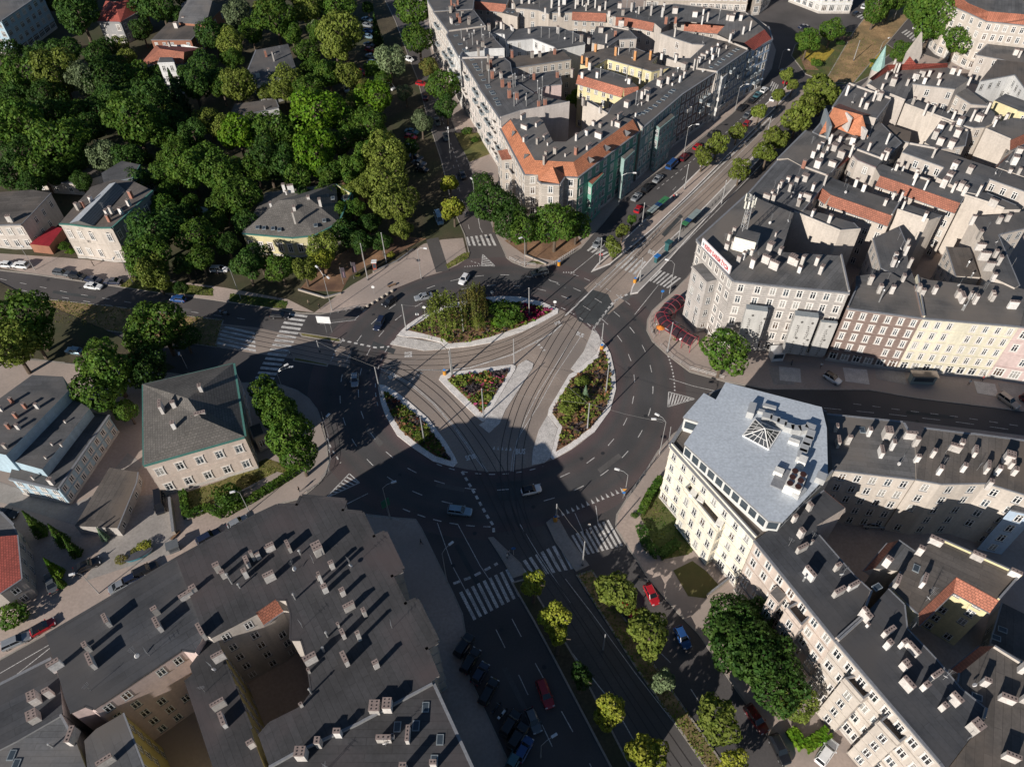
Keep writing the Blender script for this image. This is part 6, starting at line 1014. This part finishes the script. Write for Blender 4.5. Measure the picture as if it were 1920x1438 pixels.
shelter((1216, 412), (1249, 384), 'left tram shelter with green and blue roof panels', [SGR, SGR, SB, SG, SG]); shelter((1279, 436), (1308, 408), 'right tram shelter with grey roof and blue green end', [SG, SB, SGR, SGR, SGR])
TEAL = plain('teal_cabinet', (.03, .10, .105), .4); BIN = plain('bin_grey', (.12, .13, .14), .5)
def cabinet(name, px, py, sx, sy, h, ang, mat, roof, label, cat, z=.2):
    p = P(px, py, z); o = thing(name, label, cat, p, R(ang), at=p); m = MB(); m.box((0, 0), sx, sy, 0, h, 0, mat); m.box((0, -sy/2-.01), sx*.8, .02, h*.35, h*.85, 0, GLASSES[1]); m.obj('body', o); m = MB(); m.box((0, 0), sx+.4, sy+.4, h, h+.18, 0, roof); m.obj('roof', o)
cabinet('ticket_kiosk', 1252, 468, 1.5, 1.1, 2.3, 45, TEAL, TEAL, 'teal kiosk on the right tram platform', 'kiosk'); cabinet('ticket_machine', 1231, 491, 1.2, .8, 1.8, 45, TEAL, SIGNB, 'small blue ticket machine near the platform tip', 'ticket machine'); cabinet('newspaper_kiosk', 1454, 671, 2.6, 2.2, 2.5, 4, SIGNW, SIGNW, 'white kiosk against the foot of the scaffolded facade', 'kiosk', .12)
cabinet('bus_shelter', 1726, 716, 5.0, 1.5, 2.4, -5, SGR, surf('shelter_roof_brown', (.22, .18, .15), .8), 'brown roofed bus shelter before the yellow facade', 'shelter', .12); cabinet('utility_box', 328, 1030, 1.8, 1.4, 1.6, 25, BIN, BIN, 'grey utility cabinet on the corner of the low shed yard', 'cabinet', .12); cabinet('advert_column', 704, 506, .9, .9, 2.6, 0, plain('brick_red', (.30, .08, .05), .8), SIGNW, 'red column at the edge of the paved plaza', 'column', .12)
p = P(262, 1043, .3); o = thing('boat', 'turquoise upturned boat shape under the bushes by the lower left street', 'boat', p, R(28), at=p); m = MB(); T1 = plain('boat_turquoise', (.05, .25, .32), .4); A = [Vector((math.cos(a)*2.6, math.sin(a)*.8, 0)) for a in np.linspace(0, 6.283, 15)[:-1]]; m.prism([x*.8 for x in A], 0, .7, T1, DARKP, topoff=A); m.obj('hull', o)
# red arcade of arched glass round the corner building
ARC = plain('arcade_frame_red', (.38, .03, .05), .5); ARG = plain('arcade_glass', (.035, .022, .026), .12)
path = PL('1274,562 1256,577 1243,592 1250,607 1268,619 1288,632 1303,640', 2.4); c0 = sum(path, Vector())/len(path); o = thing('glass_arcade', 'curved red framed glass arcade around the banner corner house', 'arcade', (c0.x, c0.y, 0), at=c0); m = MB(); fr = MB(); prof = [(-1.7, 2.2), (-1.5, 2.9), (-.8, 3.45), (0, 3.6), (.8, 3.45), (1.5, 2.9), (1.7, 2.2)]; rings = []
for i, p in enumerate(path):
    d = (path[min(i+1, len(path)-1)]-path[max(i-1, 0)]).normalized(); n = Vector((-d.y, d.x, 0)); rings.append([Vector((p.x, p.y, 0))+n*a+Vector((0, 0, z)) for a, z in prof])
    for k in range(6): fr.tube(rings[-1][k], rings[-1][k+1], .045, .045, ARC, 5)
    for e in (0, 6): b = rings[-1][e].copy(); b.z = 0.1; fr.tube(b, rings[-1][e], .06, .06, ARC, 5)
for a, b in zip(rings, rings[1:]):
    for k in range(6): m.face([a[k], b[k], b[k+1], a[k+1]], ARG); mid = (lambda u, v: u.lerp(v, .5))
    for k in (0, 3, 6): fr.tube(a[k], b[k], .05, .05, ARC, 5)
    h = [u.lerp(v, .5) for u, v in zip(a, b)]
    for k in range(6): fr.tube(h[k], h[k+1], .035, .035, ARC, 5)
m.obj('glass_vault', o, c0*Vector((1, 1, 0)) if False else Vector((c0.x, c0.y, 0))); fr.obj('arch_frame', o, Vector((c0.x, c0.y, 0)))
def parasol(px, py, r, col, label, h=2.5, square=False):
    p = P(px, py, .12); o = thing('parasol', label, 'parasol', p, group='parasols', at=p); m = MB(); n = 4 if square else 8; q = [Vector((r*math.cos(6.283*i/n+.4), r*math.sin(6.283*i/n+.4), h)) for i in range(n)]
    for i in range(n): m.face([q[i], q[(i+1) % n], (0, 0, h+.55*r)], col)
    m.obj('canopy', o); m = MB(); m.tube((0, 0, 0), (0, 0, h+.5), .04, .04, GALV, 6); m.obj('pole', o)
OR = plain('parasol_orange', (.62, .20, .03), .8); GP = plain('parasol_grey', (.30, .28, .32), .8); BGE = plain('parasol_beige', (.50, .42, .33), .8)
for a in [(1244, 601, 1.1, OR, 'orange parasol in front of the red arcade'), (1236, 629, 1.0, OR, 'yellow orange parasol by the kerb beside the arcade'), (1253, 628, 1.3, GP, 'grey parasol next to the flower stall'), (1285, 645, 1.3, GP, 'mauve parasol at the lower end of the arcade'), (1262, 622, 1.0, GP, 'small grey parasol between stall and arcade')]: parasol(*a)
for i, (px, py) in enumerate(((1800, 103), (1815, 112), (1825, 105), (1835, 112), (1808, 122), (1820, 118), (1842, 104), (1830, 122))): parasol(px, py, 2.2, (OR, GP, SIGNW, OR, BGE, plain('parasol_red', (.4, .06, .05), .8), GP, BGE)[i], '%s market parasol beside the big flat grey hall' % ('orange', 'grey', 'white', 'orange', 'beige', 'red', 'grey', 'beige')[i], 2.6, True)
st = struct(link('flower_stall', scatter(PL('1258,630 1282,632 1284,642 1264,641'), 260, .3, .9, [(BGE, 1), (FL['red'], 1), (LEAF['b'], 1), (FL['pink'], .6)], 3, .3)), 'stuff')
for i, (px, py, dx, dy) in enumerate(((645, 518, 7, 22), (664, 508, 7, 20))):
    p = P(644+i*20, 533-i*10, .12); o = thing('banner_flag', ('left' if i == 0 else 'right')+' tall dark banner flag in front of the villa garden', 'flag', p, at=p); m = MB(); m.tube((0, 0, 0), (0, 0, 5.4), .05, .04, GALV, 6); m.obj('pole', o); m = MB(); m.box((.55, 0), 1.0, .05, 2.0, 5.2, 0, plain('flag_dark', (.05, .04, .05), .8)); m.box((.6, -.03), .12, .02, 2.2, 3.9, 0, plain('flag_pink', (.32, .20, .26), .8)); m.obj('flag', o)
# stone benches, wall and planters
def bench(px, py, ang, label): p = P(px, py, .12); o = thing('bench', label, 'bench', p, R(ang), at=p); m = MB(); m.box((0, 0), 2.2, .5, .38, .48, 0, plain('bench_wood', (.20, .12, .07), .7)); m.obj('seat', o); [m2.obj('leg', o) for m2 in [(lambda q: (q.box((x, 0), .1, .4, 0, .38, 0, BIN), q)[1])(MB()) for x in (-.85, .85)]]
bench(735, 537, 27, 'dark bench beside the round stone bollards on the plaza'); bench(330, 1005, 60, 'bench in the yard near the low shed')
def lowwall(pts, h, label, mat=None, t=.35):
    q = PL(pts); m = MB(); c = sum(q, Vector())/len(q)
    for i, (a, b) in enumerate(zip(q, q[1:])): d = b-a; m.box((a+b)/2, d.length, t, .1, h+.004*i, math.atan2(d.y, d.x), mat or STONE, TRIM)
    tag(m.obj('garden_wall'), label, 'wall', 'low walls', at=c)
lowwall('560,545 610,560 640,552', .6, 'low wall below the villa garden trees'); lowwall('700,512 745,492 775,470', .6, 'curved low garden wall at the plaza edge'); lowwall('345,935 352,975 480,910', .5, 'low wall around the square house lawn'); lowwall('322,940 330,1005', 1.6, 'yard wall beside the black van', t=.5); lowwall('1325,1120 1370,1085', 1.2, 'paired garden wall piers by the white office yard'); lowwall('985,480 1025,497', .5, 'low bed wall under the dark trees')
# ================================================================== PEOPLE
SKIN = plain('skin', (.45, .28, .20), .6); HAIR = plain('hair_brown', (.05, .03, .02), .7)
def person_mesh(stride, arm):
    bm = bmesh.new(); J = dict(pel=(0, 0, .95), spi=(0, .0, 1.2), che=(0, .01, 1.40), nec=(0, .02, 1.53), hed=(0, .03, 1.62), top=(0, .03, 1.75)); Rr = dict(pel=.155, spi=.14, che=.165, nec=.06, hed=.10, top=.075); E_ = [('pel', 'spi'), ('spi', 'che'), ('che', 'nec'), ('nec', 'hed'), ('hed', 'top')]
    for s, nm in ((-1, 'l'), (1, 'r')):
        f = stride*s; J.update({nm+'hip': (.10*s, 0, .88), nm+'kne': (.11*s, f*.5+.04, .50), nm+'ank': (.11*s, f-.02, .10), nm+'toe': (.11*s, f+.14, .05), nm+'sho': (.20*s, .0, 1.42), nm+'elb': (.27*s, -f*.4-.02, 1.14), nm+'wri': (.27*s, -f*.7+arm, .90), nm+'han': (.27*s, -f*.75+arm+.02, .80)})
        Rr.update({nm+'hip': .10, nm+'kne': .065, nm+'ank': .045, nm+'toe': .04, nm+'sho': .07, nm+'elb': .045, nm+'wri': .033, nm+'han': .03}); E_ += [('pel', nm+'hip'), (nm+'hip', nm+'kne'), (nm+'kne', nm+'ank'), (nm+'ank', nm+'toe'), ('che', nm+'sho'), (nm+'sho', nm+'elb'), (nm+'elb', nm+'wri'), (nm+'wri', nm+'han')]
    K = list(J); me = D.meshes.new('person'); me.from_pydata([J[k] for k in K], [(K.index(a), K.index(b)) for a, b in E_], []); o = D.objects.new('person', me); COL.objects.link(o); o.modifiers.new('s', 'SKIN')
    for i, k in enumerate(K): me.skin_vertices[0].data[i].radius = (Rr[k], Rr[k]*.85)
    me.skin_vertices[0].data[0].use_root = True; sb = o.modifiers.new('d', 'SUBSURF'); sb.levels = 1; dg = bpy.context.evaluated_depsgraph_get(); out = D.meshes.new_from_object(o.evaluated_get(dg)); D.objects.remove(o)
    for m_ in (SKIN, PT['a'], PT['b']): out.materials.append(m_)
    for f in out.polygons: z = f.center.z; r = abs(f.center.x); f.material_index = 0 if z > 1.5 or (r > .22 and z < 1.0) else 1 if z > .93 else 2
    return out
PT = {k: plain('cloth_'+k, c, .9) for k, c in dict(a=(.30, .30, .32), b=(.03, .035, .05), w=(.65, .63, .60), r=(.40, .06, .06), n=(.03, .04, .09), k=(.02, .02, .02), t=(.30, .24, .17)).items()}
PMS = [person_mesh(.22, .0), person_mesh(.05, .06)]; hm = MB(); hm.tube((0, .01, 1.66), (0, .015, 1.77), .10, .05, HAIR, 10); hm.tube((0, -.05, 1.56), (0, -.02, 1.68), .06, .09, HAIR, 8); HM = hm.mesh('hair'); CLN = dict(w='white', r='red', n='navy', k='black', t='tan', a='grey')
for i, (px, py, c, where_) in enumerate(((1096, 1002, 'k', 'dark clothes on the southern zebra crossing'), (1108, 1003, 'w', 'white top on the southern zebra crossing'), (1104, 990, 'w', 'pale top at the edge of the southern zebra crossing'), (951, 1046, 'w', 'white shirt on the left refuge island'), (954, 1040, 'a', 'grey shirt on the left refuge island'), (176, 499, 'k', 'black clothes on the pavement before the pedimented hall'), (370, 518, 'k', 'dark clothes by the trees on the western pavement'), (410, 517, 'n', 'navy clothes beside the white car on the western pavement'), (522, 560, 'k', 'black clothes near the western zebra crossing'), (580, 572, 't', 'tan top walking towards the double lamp'), (600, 580, 'k', 'dark clothes at the kerb by the double lamp'), (1815, 722, 'w', 'white top before the yellow facade'), (1840, 714, 'r', 'red dress before the yellow facade'), (1483, 685, 'n', 'navy clothes in the shade below the scaffold'), (1538, 690, 'w', 'white top in the shade below the brown facade'), (1262, 374, 'r', 'pink top on the left tram platform'), (1268, 372, 'w', 'white top on the left tram platform'), (1230, 615, 'w', 'white shirt by the arcade kerb'), (1226, 625, 'k', 'black clothes by the arcade kerb'), (1290, 652, 'n', 'navy clothes at the lower end of the arcade'), (790, 1020, 'k', 'black clothes standing by the kerb in the big shadow'), (765, 477, 'k', 'dark clothes by the plaza wall'), (1312, 318, 'w', 'white shirt on the tram street pavement'), (562, 922, 'k', 'black clothes near the lower left hatched island'), (545, 667, 'w', 'white bag on the western zebra crossing'), (605, 802, 'k', 'dark clothes by the curved railing'))):
    p = P(px, py, .12 if i not in (0, 1, 2, 24) else .03); o = link('person', PMS[i % 2], None, p, RNG.uniform(0, 6.28)); tag(o, 'person in '+where_, 'person', 'people on foot', at=p)
    for k in (1, 2): o.material_slots[k].link = 'OBJECT'; o.material_slots[k].material = PT[c] if k == 1 else PT['b' if c in 'wra' else 'k']
    link('hair', HM, o)
# ================================================================== LAST LOOK: drop windows nothing can see, single out the labels
bpy.context.view_layer.update(); dg = bpy.context.evaluated_depsgraph_get(); gone = 0; drop = []
eyes = [CAMV, CAMV+Vector((25, 0, 0)), CAMV+Vector((-25, 0, 0))]
for o, p in WINS:
    nr = Vector((-math.sin(o.rotation_euler.z), math.cos(o.rotation_euler.z), 0)); vis = False
    for off, e in [(f, e) for f in (.3, 1.3) for e in eyes]:
        c = p+nr*off+Vector((0, 0, 1.2)); d = e-c
        if d.dot(nr) <= 0: continue
        hit, loc, n_, i_, ob, m_ = SC.ray_cast(dg, c, d.normalized(), distance=d.length-1)
        if not hit or ob.name.startswith('crown'): vis = True; break
    if not vis: drop.append(o)
for o in drop: D.objects.remove(o); gone += 1
single_out()
print('windows', len(WINS), 'hidden', gone, 'objects', len(D.objects), 'things', len(THINGS))
